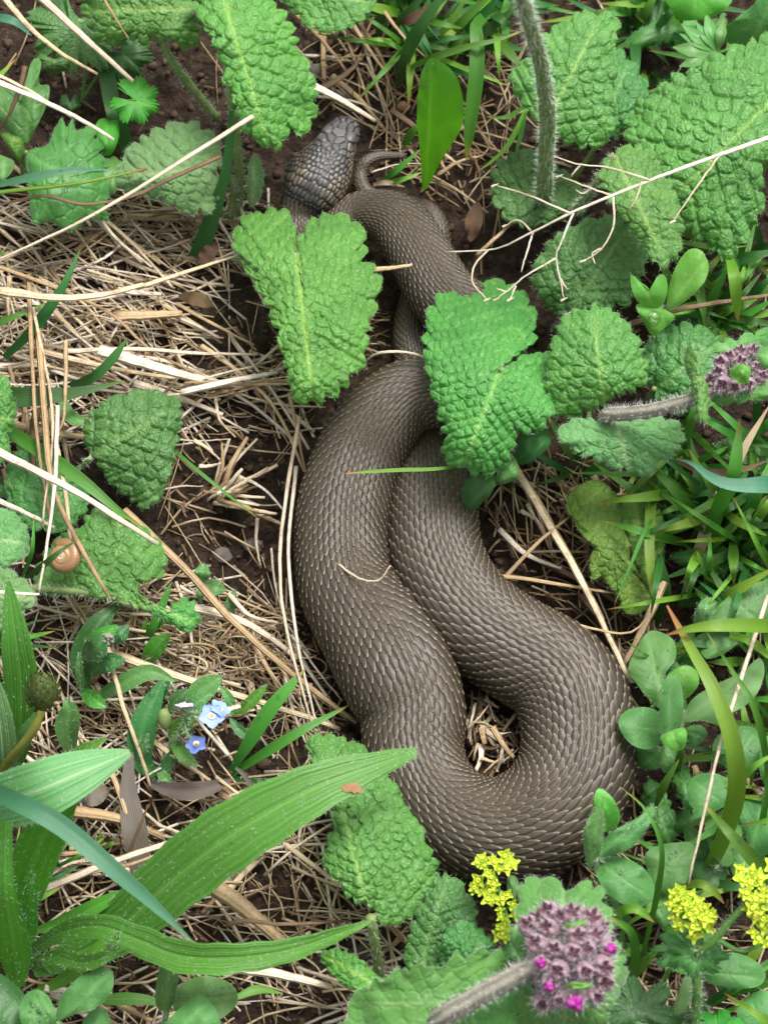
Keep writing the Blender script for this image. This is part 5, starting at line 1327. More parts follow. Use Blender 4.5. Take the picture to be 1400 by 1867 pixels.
tuft('thin curved grass stem with brown tip rising beside the purple flower head', (1160, 1770), [
 ([(1165, 1765, 2), (1182, 1700, 20), (1200, 1620, 40), (1206, 1545, 52), (1178, 1478, 56), (1132, 1436, 52)], 6, 'grass'),
 ([(1140, 1795, 2), (1158, 1750, 18), (1150, 1700, 30), (1108, 1672, 34)], 9, 'grass', dict(prof=[.8, 1, 1, .9, .7, .3])),
 ([(1120, 1690, 14), (1130, 1664, 28), (1160, 1658, 32), (1192, 1682, 30)], 9, 'grass_yellow', dict(prof=[.8, 1, 1, .8, .1])),
 ([(1150, 1780, 2), (1135, 1740, 12), (1135, 1690, 18)], 11, 'grass_dark'),
 ([(1150, 1790, 2), (1180, 1750, 8), (1215, 1720, 12)], 9, 'grass'),
 ([(1242, 1618, 30), (1275, 1612, 36), (1300, 1625, 36), (1320, 1648, 32)], 8, 'grass_yellow', dict(prof=[.6, 1, 1, .8, .1])),
 ([(1195, 1470, 14), (1212, 1430, 22), (1238, 1385, 26)], 8, 'grass')])
tuft('mixed green blades crossing a dead tan blade at the edge of the leaves', (1330, 1040), [
 ([(1470, 880, 30), (1400, 883, 44), (1340, 884, 46), (1300, 872, 46), (1262, 845, 44), (1232, 836, 40)], 17, 'grass_blue', dict(prof=[1, 1, .9, .7, .55, .3, .05])),
 ([(1285, 1010, 4), (1310, 925, 26), (1337, 870, 44), (1349, 764, 50)], 14, 'grass', dict(prof=[.8, .9, 1, 1, .7, .05])),
 ([(1250, 1080, 2), (1290, 960, 14), (1350, 830, 24), (1405, 735, 30)], 13, 'dead_tan'),
 ([(1190, 852, 14), (1186, 930, 22), (1184, 1010, 24), (1192, 1102, 20)], 10, 'grass_yellow', dict(prof=[1, 1, 1, .9, .7, .05])),
 ([(1205, 930, 14), (1180, 960, 26), (1150, 1030, 26), (1120, 1102, 22)], 3.5, 'grass'),
 ([(1195, 1140, 2), (1212, 1080, 14), (1205, 1010, 20)], 12, 'grass_dark'),
 ([(1250, 1040, 2), (1330, 965, 16), (1410, 895, 22)], 9, 'grass'),
 ([(1290, 1010, 2), (1350, 960, 14), (1420, 920, 18)], 11, 'grass_dark'),
 ([(1330, 1030, 2), (1370, 990, 14), (1420, 955, 18)], 8, 'grass'),
 ([(1235, 1100, 2), (1300, 1086, 10), (1340, 1075, 12)], 14, 'grass_dark'),
 ([(1260, 1130, 2), (1330, 1085, 24), (1420, 1030, 32)], 11, 'grass_yellow'),
 ([(1312, 1090, 2), (1292, 1050, 20), (1270, 1005, 26)], 9, 'grass'),
 ([(1322, 1085, 2), (1305, 1040, 18), (1290, 990, 24)], 8, 'grass'),
 ([(1350, 1060, 2), (1380, 1020, 12), (1420, 1000, 14)], 9, 'grass_dark'),
 ([(1232, 838, 26), (1270, 855, 36), (1330, 862, 40), (1405, 838, 38)], 7, 'dead_orange'),
 ([(1255, 990, 4), (1285, 940, 14), (1300, 880, 18)], 5, 'grass'),
 ([(1380, 780, 12), (1340, 810, 24), (1310, 835, 20)], 8, 'grass_dark'),
 ([(1330, 470, 36), (1338, 500, 40), (1342, 540, 36), (1345, 586, 26)], 11, 'grass_yellow', dict(prof=[.7, 1, 1, .8, .1])),
 ([(1260, 610, 2), (1300, 540, 16), (1330, 480, 24)], 10, 'grass'), ([(1290, 620, 2), (1350, 580, 14), (1420, 540, 20)], 9, 'grass'),
 ([(1300, 480, 6), (1360, 470, 16), (1420, 455, 18)], 12, 'grass_dark'), ([(1350, 560, 6), (1390, 520, 16), (1420, 490, 18)], 8, 'grass_dark')])
tuft('three grass blades fanning from bare soil beside the forget-me-not', (416, 1415), [
 ([(416, 1414, 1), (450, 1360, 10), (495, 1290, 16), (557, 1219, 18)], 14, 'grass', dict(prof=[.35, .7, 1, 1, .7, .05])),
 ([(418, 1415, 1), (480, 1375, 10), (545, 1335, 14), (640, 1284, 12)], 10, 'grass'),
 ([(418, 1417, 1), (470, 1428, 6), (530, 1418, 8), (592, 1384, 8)], 8, 'grass_dark')])
tuft('dark green blades sticking out of the heap of straw', (30, 700), [
 ([(-30, 722, 16), (40, 724, 20), (120, 718, 20), (180, 706, 20), (228, 694, 18)], 19, 'grass_dark', dict(prof=[1, 1, .9, .6, .3, .05])),
 ([(128, 704, 6), (165, 690, 16), (200, 660, 20), (232, 617, 22)], 9, 'grass_dark', dict(prof=[.8, 1, 1, .9, .1])),
 ([(8, 652, 4), (60, 600, 14), (110, 530, 20), (148, 452, 22)], 11, 'grass_dark'),
 ([(10, 782, 18), (80, 826, 24), (150, 876, 26), (215, 930, 24), (262, 962, 20)], 13, 'grass', dict(prof=[.9, 1, 1, .8, .5, .05])),
 ([(110, 720, 6), (130, 760, 14), (170, 770, 14)], 12, 'clover', dict(prof='lance'))])
t_ = thing('grass_tuft', 'thin green blade crossing bare soil beside the scarred leaf', 'grass', gp(*[(300, 800, 16), (340, 840, 20), (400, 890, 20), (472, 946, 16)][0][:2]), 'single grass blades'); blade(t_, [(300, 800, 16), (340, 840, 20), (400, 890, 20), (472, 946, 16)], 3.5, 'grass', 'blade', .3)
t_ = thing('grass_tuft', 'dark blade running down under the fan-shaped bright leaf', 'grass', gp(*[(190, 110, 12), (205, 190, 16), (222, 240, 12), (240, 290, 4)][0][:2]), 'single grass blades'); blade(t_, [(190, 110, 12), (205, 190, 16), (222, 240, 12), (240, 290, 4)], 15, 'grass_dark', 'blade', .3, prof=[1, 1, 1, .9, .8])
t_ = thing('grass_tuft', 'blue-green blade lying over the dewy folded leaf', 'grass', gp(*[(-30, 342, 30), (60, 322, 34), (130, 310, 34), (205, 308, 30)][0][:2]), 'single grass blades'); blade(t_, [(-30, 342, 30), (60, 322, 34), (130, 310, 34), (205, 308, 30)], 8, 'grass_blue', 'blade', .3)
t_ = thing('grass_tuft', 'short blue-green blade tip near the corner stalks', 'grass', gp(*[(-30, 30, 20), (20, 35, 24), (58, 64, 20)][0][:2]), 'single grass blades'); blade(t_, [(-30, 30, 20), (20, 35, 24), (58, 64, 20)], 8, 'grass_blue', 'blade', .3)
tuft('little grass shoot poking past the snail shell', (45, 1060), [
 ([(42, 1058, 18), (80, 1030, 36), (110, 1005, 40), (142, 984, 36)], 6, 'grass_dark'), ([(40, 1056, 18), (58, 1005, 30), (62, 940, 32)], 4.5, 'grass')])
tuft('small green shoot beside the chewed leaf tip', (262, 1175), [
 ([(262, 1178, 1), (275, 1150, 8), (300, 1110, 12)], 8, 'grass'), ([(258, 1176, 1), (262, 1150, 6), (268, 1125, 8)], 6, 'grass'), ([(265, 1172, 1), (300, 1130, 8), (345, 1085, 10)], 4, 'grass')])
t_ = thing('grass_tuft', 'single thin green blade lying across the snake\'s back', 'grass', gp(*[(850, 848, 36), (790, 855, 37), (720, 857, 37), (630, 863, 35)][0][:2]), 'single grass blades'); blade(t_, [(850, 848, 36), (790, 855, 37), (720, 857, 37), (630, 863, 35)], 3.6, 'grass_yellow', 'blade', .2, prof=[.6, .8, 1, 1, .8, .3])
tuft('tiny sprout between straw and plantain blades', (185, 1545), [([(188, 1548, 1), (184, 1530, 6), (183, 1517, 8)], 5, 'clover_bright', dict(prof='lance')), ([(188, 1548, 1), (200, 1540, 6), (211, 1536, 7)], 5, 'clover_bright', dict(prof='lance'))])

# low grass filling the green side, and round the frame so the place goes on
fr = np.random.RandomState(77)
zones = [((1180, 1400), (760, 1120), 18, 30), ((1150, 1400), (1120, 1600), 10, 24), ((690, 950), (-50, 130), 11, 24), ((1130, 1400), (0, 140), 8, 20), ((1230, 1400), (430, 620), 9, 22),
         ((1150, 1400), (1600, 1900), 6, 20), ((0, 120), (1520, 1860), 3, 14), ((980, 1180), (820, 900), 2, 16),
         ((1420, 1760), (-200, 2000), 20, 34), ((-360, -40), (-200, 2000), 16, 30), ((-100, 1500), (-360, -60), 14, 30), ((-100, 1500), (1920, 2250), 12, 26)]
ZL = ['low grass tuft in the green thicket below the closed purple bud', 'low grass tuft among the downy round leaves beside the snake', 'low grass tuft at the back behind the glossy oval leaf', 'low grass tuft beside the finely cut leaf',
      'low grass tuft behind the upright leaflets with the drop', 'low grass tuft under the yellow floret clusters', 'low grass tuft in the middle of the plantain rosette', 'low grass tuft beneath the paired crinkly leaves of the bud stem',
      'grass tuft growing beyond the huge dark green leaf', 'grass tuft growing beyond the heap of straw', 'grass tuft growing behind the snake\'s head end', 'grass tuft growing in front of the purple flower head']
for zi, ((x0, x1), (y0, y1), cnt, hh) in enumerate(zones):
    for i in range(cnt):
        x, y = fr.uniform(x0, x1), fr.uniform(y0, y1)
        if off_snake(x, y) < 40: continue
        t_ = thing('grass_tuft', ZL[zi], 'grass', gp(x, y), 'low grass tufts')
        for j in range(fr.randint(5, 9)):
            an = fr.uniform(0, 6.28); ln = fr.uniform(80, 220)
            dx, dy = math.cos(an) * ln, math.sin(an) * ln * .8 - 12
            zt = fr.uniform(.5, 1.0) * hh
            if off_snake(x + dx, y + dy) < 15 or off_snake(x + dx * .6, y + dy * .6) < 15: continue
            bx, by = x + fr.normal(0, 8), y + fr.normal(0, 8)
            blade(t_, [(bx, by, -1), (bx + dx * .3, by + dy * .3, zt * .7), (bx + dx * .65, by + dy * .65, zt), (bx + dx, by + dy, zt * .75)],
                  fr.uniform(3.5, 10), ['grass', 'grass_dark', 'grass_dark', 'grass', 'grass_yellow'][fr.randint(5)], seed=fr.randint(9999), nseg=12, ncross=3)
# dark under-storey leaves on the green side
for i in range(26):
    x, y = (fr.uniform(1170, 1410), fr.uniform(560, 1120)) if i < 13 else ((fr.uniform(1180, 1410), fr.uniform(1200, 1860)) if i < 20 else (fr.uniform(-20, 120), fr.uniform(820, 1000)))
    if i >= 23: x, y = fr.uniform(1150, 1400), fr.uniform(20, 110)
    if off_snake(x, y) < 50: continue
    an = fr.uniform(0, 6.28); ln = fr.uniform(45, 80); wd = ln * fr.uniform(.3, .42)
    ca, sa = math.cos(an), math.sin(an)
    o_ = [(x + ca * ln * u - sa * wd * v, y + sa * ln * u + ca * wd * v) for u, v in ((-1, 0), (-.6, .75), (0, 1), (.6, .7), (1, 0), (.6, -.7), (0, -1), (-.6, -.75))]
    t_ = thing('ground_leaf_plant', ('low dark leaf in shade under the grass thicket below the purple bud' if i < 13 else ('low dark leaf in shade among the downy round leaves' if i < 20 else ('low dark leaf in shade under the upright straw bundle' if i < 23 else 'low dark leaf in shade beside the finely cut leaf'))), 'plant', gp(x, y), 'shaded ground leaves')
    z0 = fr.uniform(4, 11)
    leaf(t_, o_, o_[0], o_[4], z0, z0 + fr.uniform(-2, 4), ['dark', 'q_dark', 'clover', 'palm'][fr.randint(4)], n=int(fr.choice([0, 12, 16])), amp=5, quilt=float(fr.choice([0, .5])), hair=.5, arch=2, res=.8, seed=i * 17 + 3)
    petiole(t_, [(o_[0][0] - 4, o_[0][1] + 6, -1), (o_[0][0] - 2, o_[0][1] + 3, z0 * .6), (o_[0][0], o_[0][1], z0)], .5, .4, 'stem_plain')

# ------------------------------------------------------------------ dry stalks
def S(pts, w, mat, label):
    straw(pts, w, mat, label)
S([(60, -20, 60), (140, 55, 52), (242, 147, 40)], 8.5, 'straw_pale', 'thick pale dry stalk slanting over the shaded lobed leaves')
S([(0, -15, 46), (50, 45, 42), (110, 95, 36), (178, 134, 28)], 6.5, 'straw', 'split tan dry stalk beside the thick pale one at the corner')
S([(-20, 142, 40), (100, 193, 42), (160, 225, 40), (208, 254, 36)], 7, 'straw_pale', 'pale dry stalk crossing the dewy folded leaf')
S([(-20, 128, 34), (60, 168, 36), (130, 213, 30)], 4, 'straw', 'thin reddish stalk lying along the dewy folded leaf')
S([(462, 210, 46), (300, 312, 48), (150, 402, 44), (-20, 480, 36)], 5, 'straw_pale', 'long thin pale stalk reaching over the downy grey leaf')
S([(402, 284, 32), (300, 330, 34), (240, 358, 34), (150, 372, 34), (80, 356, 34), (-20, 378, 30)], 5, 'straw_brown', 'bent grey-brown twig winding under the long pale stalk')
S([(46, 120, 36), (36, 160, 34), (18, 205, 30), (-6, 240, 24)], 6, 'straw_brown', 'short broken brown twig over the folded leaf')
S([(-20, 352, 34), (130, 335, 37), (200, 322, 36), (268, 306, 32)], 5, 'grass_yellow', 'olive grass stalk beside the blue-green blade')
S([(184, -15, 48), (206, 25, 46), (236, 72, 42)], 2.8, 'straw', 'thin tan stalk lying on the upper crinkly leaf')
S([(562, 152, 22), (620, 180, 20), (684, 220, 12)], 9, 'straw_pale', 'flat white straw pointing at the snake\'s snout')
S([(-20, 528, 22), (100, 542, 24), (180, 538, 22), (262, 518, 18)], 10, 'straw', 'thick tan reed lying on the heap of straw')
S([(255, 522, 18), (350, 492, 16), (436, 464, 10)], 5.5, 'straw', 'thin end of the tan reed reaching toward the heart-shaped leaf')
S([(210, 576, 12), (270, 574, 12), (332, 571, 10)], 13, 'straw', 'broad flat weathered stem piece lying on dark soil')
S([(120, 640, 14), (250, 636, 14), (360, 644, 13), (470, 646, 8)], 5.5, 'straw_pale', 'straight pale straw with a curved tip over the soil')
S([(180, 638, 16), (280, 668, 16), (360, 690, 12), (430, 702, 6)], 13, 'straw_pale', 'widest bleached straw blade fanning from the heap')
S([(366, 630, 10), (430, 674, 9), (500, 742, 8), (555, 860, 8)], 5, 'straw', 'tan stalk running down to the snake\'s left flank')
S([(320, 706, 10), (430, 700, 10), (528, 700, 10)], 5, 'straw', 'tan stalk ending under the heart-shaped leaf')
S([(-20, 480, 16), (90, 520, 18), (200, 570, 16), (280, 640, 12), (440, 720, 8)], 4.5, 'straw', 'long curved straw dipping across the heap')
S([(52, 500, 16), (58, 650, 22), (68, 800, 26), (92, 950, 24)], 5, 'straw', 'upright tan straw in the bundle over the shaded leaf')
S([(70, 600, 18), (80, 740, 26), (95, 880, 30), (140, 985, 32), (198, 1086, 30)], 7, 'straw', 'long tan stalk touching the snail shell')
S([(105, 740, 22), (100, 880, 32), (86, 990, 36), (71, 1076, 36)], 4.5, 'straw_pale', 'thin pale straw standing in front of the snail shell')
S([(90, 720, 18), (104, 820, 24), (120, 900, 26), (128, 985, 26)], 6, 'straw', 'tan straw in the upright bundle behind the snail leaf')
S([(60, 560, 18), (96, 760, 24), (80, 930, 28), (78, 960, 28)], 3.6, 'straw', 'thin straw in the upright bundle with a hooked end')
S([(-20, 815, 42), (130, 892, 44), (220, 948, 40), (288, 992, 34)], 8.5, 'straw_pale', 'thick white straw lying over the snail leaf')
S([(-20, 906, 26), (40, 932, 28), (100, 962, 24)], 6, 'straw_pale', 'pale straw pair end above the snail shell')
S([(-20, 1078, 42), (30, 1082, 42), (72, 1084, 40)], 4.5, 'straw_pale', 'short white straw end over the downy leaf below the snail')
S([(120, 620, 20), (120, 680, 22), (116, 760, 20), (105, 790, 18)], 4.5, 'straw', 'straw with a swollen node hanging by the dark blade')
S([(225, 930, 16), (330, 1030, 16), (420, 1128, 14), (520, 1218, 12), (650, 1318, 6)], 8.5, 'straw', 'long straight tan stalk running down to the snake\'s belly')
S([(345, 1106, 10), (430, 1128, 10), (500, 1168, 8), (540, 1200, 6)], 9, 'straw_pale', 'frayed pale stalk crossing under the long straight stalk')
S([(546, 760, 14), (518, 930, 18), (510, 1050, 20), (525, 1160, 20), (560, 1290, 16), (578, 1350, 10)], 4, 'straw_pale', 'bowed pale straw curving along the snake\'s left side')
S([(540, 850, 12), (526, 1000, 18), (540, 1160, 18), (572, 1300, 14), (590, 1350, 8)], 4, 'straw_pale', 'second bowed straw hugging the snake\'s left side')
S([(527, 715, 14), (545, 800, 12), (558, 868, 8)], 4, 'straw', 'short upright straw below the heart-shaped leaf tip')
S([(190, 1186, 8), (300, 1226, 10), (420, 1264, 10), (560, 1308, 8), (620, 1330, 4)], 9, 'straw', 'thick tan stalk lying behind the blue flowers')
S([(195, 1180, 14), (225, 1290, 14), (262, 1394, 8), (275, 1440, 4)], 5, 'straw', 'tan stalk beside the forget-me-not leaves')
S([(270, 1345, 8), (330, 1388, 8), (384, 1424, 6)], 6, 'straw', 'short straight tan stalk below the blue flowers')
S([(400, 1446, 6), (430, 1466, 6), (462, 1490, 4)], 6.5, 'straw', 'cut stub of tan stalk above the plantain blade')
S([(66, 1628, 22), (200, 1574, 26), (330, 1530, 28), (420, 1490, 24), (560, 1420, 20)], 7, 'straw_pale', 'long pale stalk passing beneath the broad plantain blade')
S([(120, 1600, 10), (230, 1578, 12), (330, 1545, 10)], 4.5, 'straw', 'thin tan stalk beside the long pale one by the plantain')
S([(130, 1480, 10), (220, 1494, 12), (300, 1528, 8)], 12, 'straw', 'wide weathered stem piece behind the blue-green blade')
S([(395, 1620, 8), (450, 1660, 10), (530, 1735, 6)], 17, 'straw', 'fat brown-flecked dead stem under the plantain blades')
S([(412, 1688, 12), (450, 1680, 14), (520, 1686, 14), (640, 1680, 8)], 4.5, 'straw_brown', 'brown twig lying over the brown-flecked dead stem')
S([(400, 1764, 8), (480, 1772, 12), (540, 1785, 12), (606, 1800, 8)], 11, 'straw_pale', 'bleached broken stem below the lower plantain blade')
S([(520, 1540, 14), (600, 1600, 16), (676, 1656, 10)], 5, 'straw', 'yellowish stalk reaching under the dotted crinkly leaf')
S([(690, 1668, 8), (720, 1700, 8), (745, 1725, 4)], 5, 'straw', 'tan stalk beside the stem of the dotted leaf')
S([(195, 1390, 10), (215, 1440, 12), (240, 1510, 12), (268, 1590, 6)], 6, 'straw', 'knobbly tan twig lying on the withered grey leaf')
S([(230, 1570, 16), (250, 1520, 20), (270, 1468, 22)], 3.5, 'straw_brown', 'thin stick leaning on the withered grey leaf')
S([(925, 830, 10), (1000, 955, 14), (1060, 1060, 16), (1150, 1246, 12)], 8.5, 'straw', 'broad dry stalk slanting down to the snake\'s outer curve')
S([(960, 880, 8), (1030, 1000, 12), (1100, 1130, 10)], 7, 'straw', 'dry stalk beside the broad slanting one by the snake')
S([(912, 1062, 12), (980, 990, 16), (1040, 940, 12)], 5, 'straw', 'tan stalk crossing between the slanting dry stalks')
S([(880, 1048, 12), (960, 1056, 14), (1122, 1082, 12)], 5, 'straw', 'level tan stalk touching the yellow-green leaf')
S([(895, 1052, 12), (980, 1112, 16), (1080, 1146, 18), (1155, 1152, 18), (1195, 1095, 20)], 3.6, 'straw', 'thin curved straw arching over the slanting dry stalks')
S([(1208, 1060, 16), (1180, 1130, 14), (1136, 1215, 8)], 9, 'straw', 'dry blade beside the yellow-green leaf tip')
S([(1400, 1085, 40), (1360, 1210, 52), (1310, 1370, 56), (1255, 1612, 44)], 4, 'straw_pale', 'long pale straw leaning across the tall grass blades')
S([(666, 660, 20), (690, 643, 31), (740, 642, 34), (780, 652, 36)], 4, 'straw_pale', 'bright straw edge arching over the snake\'s back')
S([(600, 1015, 22), (650, 1052, 27), (690, 1058, 29), (712, 1030, 30)], 2.2, 'straw_pale', 'hair-thin curved straw lying on the snake\'s back')
S([(672, 492, 24), (715, 488, 26), (752, 482, 27)], 6, 'straw', 'short dry straw resting on the snake\'s upper loop')
S([(1150, 590, 24), (1230, 565, 30), (1330, 548, 28), (1420, 535, 26)], 7, 'straw_brown', 'brown stalk behind the upright leaflets with the drop')
S([(868, 466, 8), (905, 432, 12), (940, 400, 10)], 5, 'straw', 'tan straw beside the snake\'s upper loop')
S([(580, 165, 6), (615, 145, 8), (650, 118, 8)], 9, 'straw_brown', 'brown stem piece among the pebbles above the snout')
S([(655, 40, 14), (690, 95, 14), (705, 130, 10), (722, 160, 4)], 5, 'straw_brown', 'rusty stalk curving beside the top grass tuft')
S([(700, 20, 26), (740, 70, 26), (776, 104, 20)], 4, 'straw', 'thin pale stalk crossing the top grass tuft')

# dry branching panicle over the right-hand leaves
pn = thing('dry_panicle', 'dry branching grass stem lying over the large dark green leaf', 'dry grass', gp(1420, 250))
straw([(1440, 236, 58), (1310, 282, 60), (1200, 322, 60), (1110, 358, 58), (1040, 388, 56), (960, 428, 50), (900, 454, 44), (812, 458, 36)], 5, 'straw_pale', parent=pn, name='stem', taper=.3, n=30)
for bp in ([(1184, 327, 60), (1110, 305, 62), (1050, 298, 62), (1002, 281, 60)], [(1115, 356, 58), (1060, 336, 60), (1020, 320, 59)], [(1040, 388, 56), (960, 354, 58), (902, 337, 56)], [(1312, 282, 60), (1270, 340, 62), (1224, 408, 60)],
           [(1045, 388, 56), (1020, 448, 54), (1014, 470, 52), (1028, 545, 48)], [(1118, 358, 58), (1118, 412, 56), (1095, 455, 54), (1064, 475, 52)], [(972, 422, 50), (958, 468, 50), (950, 495, 49)], [(1014, 470, 52), (962, 500, 50), (922, 532, 49), (905, 545, 49)],
           [(890, 455, 43), (866, 482, 46), (862, 515, 47), (888, 546, 48)], [(1060, 298, 62), (1045, 315, 61), (1042, 322, 60)], [(940, 520, 49), (930, 545, 49)], [(922, 532, 49), (905, 525, 49)], [(1080, 342, 59), (1062, 352, 58), (1050, 345, 58)], [(968, 420, 50), (945, 400, 52), (922, 410, 51)],
           [(1096, 452, 54), (1080, 462, 53), (1085, 480, 52)], [(1170, 330, 60), (1160, 360, 59), (1148, 380, 58)], [(1020, 505, 50), (1034, 528, 49)]):
    straw(bp, 2.4, 'straw_pale', parent=pn, name='branch', taper=.5, ns=5)
for (x, y, z) in ((1002, 281, 60), (1020, 320, 59), (902, 337, 56), (1226, 404, 60), (1028, 545, 48), (1064, 475, 52), (905, 545, 49), (888, 546, 48), (930, 545, 49), (922, 410, 51)):
    straw([(x - 6, y + 3, z), (x, y, z + .4), (x + 7, y - 3, z)], 3.2, 'straw_pale', parent=pn, name='spikelet', taper=.2, ns=5)

# withered leaves
o = blade(None, [(236, 1370, 8), (234, 1440, 12), (246, 1520, 12), (258, 1610, 6)], 24, 'dead_leaf', 'withered_leaf', .15, wave=.6, prof=[.3, .5, .8, 1, .9, .5], ncross=7); tag(o, 'withered grey-purple leaf lying flat by the plantain', 'leaf')
o = blade(None, [(270, 1428, 4), (320, 1442, 8), (370, 1440, 10), (425, 1422, 8)], 17, 'dead_leaf', 'withered_leaf', .5, wave=.6, prof='lance', ncross=7); tag(o, 'shrivelled brown leaf curling above the plantain blade', 'leaf')
o = blade(None, [(140, 1455, 6), (165, 1450, 10), (200, 1440, 8)], 22, 'dead_leaf', 'withered_leaf', .3, wave=.6, prof='lance', ncross=7); tag(o, 'dull olive withered leaf behind the pale plantain leaf', 'leaf')
o = blade(None, [(430, 1400, 10), (450, 1420, 8), (475, 1465, 4)], 5, 'dead_leaf', 'withered_leaf', .3); tag(o, 'thin grey withered strip by the three grass blades', 'leaf')
o = blade(None, [(872, 368, 4), (864, 402, 7), (858, 440, 4)], 16, 'dead_orange', 'withered_leaf', .6, wave=.5, prof='lance', ncross=7); tag(o, 'rusty brown leaf scrap beside the snake\'s upper loop', 'leaf')
o = blade(None, [(395, 440, 4), (385, 455, 8), (360, 480, 6)], 14, 'dead_orange', 'withered_leaf', .3, wave=.6, prof='lance', ncross=5); tag(o, 'rusty scrap at the foot of the thick grass-like leaf', 'leaf')
o = blade(None, [(325, 540, 5), (360, 545, 8), (392, 560, 5)], 13, 'dead_orange', 'withered_leaf', .2, wave=.5, prof='lance', ncross=5); tag(o, 'brown bark-like scrap on the dark soil patch', 'leaf')

# torn straw clump on the soil
cl = thing('straw_clump', 'torn clump of broken straw standing on bare soil', 'straw', gp(425, 900))
cr = np.random.RandomState(5)
for i in range(26):
    bx, by = 395 + cr.normal(0, 14), 905 + cr.normal(0, 10)
    an = cr.uniform(-1.4, -.35) if i < 18 else cr.uniform(-.3, .5); ln = cr.uniform(50, 115)
    straw([(bx, by, 2), (bx + math.cos(an) * ln * .5, by + math.sin(an) * ln * .5, cr.uniform(5, 12)), (bx + math.cos(an + cr.normal(0, .2)) * ln, by + math.sin(an) * ln, cr.uniform(4, 12))], cr.uniform(3, 7), 'straw' if i % 3 else 'straw_pale', parent=cl, name='stalk', seed=i * 31 + 2)

# loose stalks with nothing but their place to tell them apart
lr = np.random.RandomState(19)
reg = [((0, 530), (380, 780), 105, .25, .55), ((0, 130), (480, 980), 26, 1.45, .25), ((150, 620), (1080, 1330), 42, .45, .5), ((860, 1180), (870, 1230), 40, .9, .6), ((850, 945), (1270, 1405), 70, .7, 1.0),
       ((560, 900), (60, 360), 30, .6, .9), ((120, 740), (1420, 1867), 44, .35, .6), ((690, 780), (580, 645), 10, .1, .25), ((1020, 1400), (1380, 1600), 12, .8, .8), ((300, 560), (700, 1080), 18, .7, .6), ((0, 300), (1130, 1420), 14, .9, .6)]
cnt = 0
RL = ['in the heap of straw above the scarred leaf', 'in the upright bundle by the snail leaf', 'between the chewed leaf and the snake\'s belly', 'outside the snake\'s rear bend', 'inside the closed loop of the snake', 'around the snout and tail tip',
      'on the soil round the big plantain blade', 'between the two heart-shaped leaves', 'under the downy round leaves', 'on bare soil by the torn straw clump', 'among the small dark herbs']
def sdl(wd, mt, ln, bend, ri):
    return '%s %s %s%s dry stalk lying %s' % ('thick' if wd > 5 else ('slim' if wd > 3.2 else 'hair-thin'), {'straw': 'tan', 'straw_pale': 'bleached', 'straw_brown': 'brown'}[mt], 'long' if ln > 110 else 'short', ', bent' if abs(bend) > .06 * ln else '', RL[ri])
for ri, ((x0, x1), (y0, y1), k, a0, sp_) in enumerate(reg):
    for i in range(k):
        x, y = lr.uniform(x0, x1), lr.uniform(y0, y1)
        if ri in (0, 2, 6) and i % 5:
            x, y = bx0 + lr.normal(0, 30), by0 + lr.normal(0, 14); an = ba0 + lr.normal(0, .09)
        else:
            an = a0 + lr.normal(0, sp_); bx0, by0, ba0 = x, y, an
        ln = lr.uniform(70, 270) if ri == 0 else lr.uniform(40, 175) if x1 - x0 > 120 else (lr.uniform(30, 90) if ri != 4 else lr.uniform(30, 75))
        dx, dy = math.cos(an) * ln / 2, math.sin(an) * ln / 2
        bend = lr.normal(0, .05) * ln
        ps_ = [(x - dx, y - dy), (x - bend * math.sin(an), y + bend * math.cos(an)), (x + dx, y + dy)]
        if min(off_snake(*q_) for q_ in ps_) < 2: continue
        if any(((q_[0] - 450) / 115) ** 2 + ((q_[1] - 565) / 100) ** 2 < 1 for q_ in ps_) and lr.rand() < .75: continue
        pz = []
        lay = abs(lr.normal(0, 4.5)) + 1
        for q_ in ps_:
            g_ = P(q_[0], q_[1], 0); pz.append((q_[0], q_[1], float(H(g_[0], g_[1])) * 1000 + lay + lr.uniform(-.6, 1.6)))
        wd_ = lr.uniform(1.8, 5.2) if lr.rand() < .8 else lr.uniform(5, 9)
        mt_ = ['straw', 'straw', 'straw_pale', 'straw_brown', 'straw_pale'][lr.randint(5)]
        straw(pz, wd_, mt_, sdl(wd_, mt_, ln, bend, ri), 'loose dry stalks', seed=cnt * 13 + 1)
        cnt += 1
        if cnt >= 298: break

# finer straw, chaff and crumbs: past counting
def litter(name, n, fn, mat, seed, label, cat):
    r = np.random.RandomState(seed)
    VV, FF, AA = [], [], []; b = 0
    for i in range(n):
        res = fn(r)
        if res is None: continue
        v, f, a_ = res
        VV.append(v); FF.append(f + b); AA.append(a_); b += len(v)
    o = link(name, mesh(name, np.concatenate(VV), np.concatenate(FF), np.concatenate(AA), name != 'soil_crumbs'), M[mat])
    return tag(o, label, cat, kind='stuff')
dens = [((-60, 560), (360, 800), 5, .2, .6), ((150, 620), (1080, 1340), 3.4, .4, .7), ((860, 1200), (860, 1260), 3, .9, .8), ((560, 960), (40, 380), 2.6, .6, 1.2), ((100, 760), (1400, 1867), 3.4, .4, .8), ((845, 955), (1250, 1415), .8, .6, 1.2), ((280, 560), (760, 1100), 1.1, .6, .9), ((0, 320), (1100, 1420), 1.2, .8, .8), ((650, 800), (560, 650), .8, .05, .3), ((1000, 1400), (1380, 1867), 1.6, .7, 1), ((-60, 1460), (-60, 1930), 3, 0, 3)]
wts = np.array([d[2] for d in dens]); wts = wts / wts.sum()
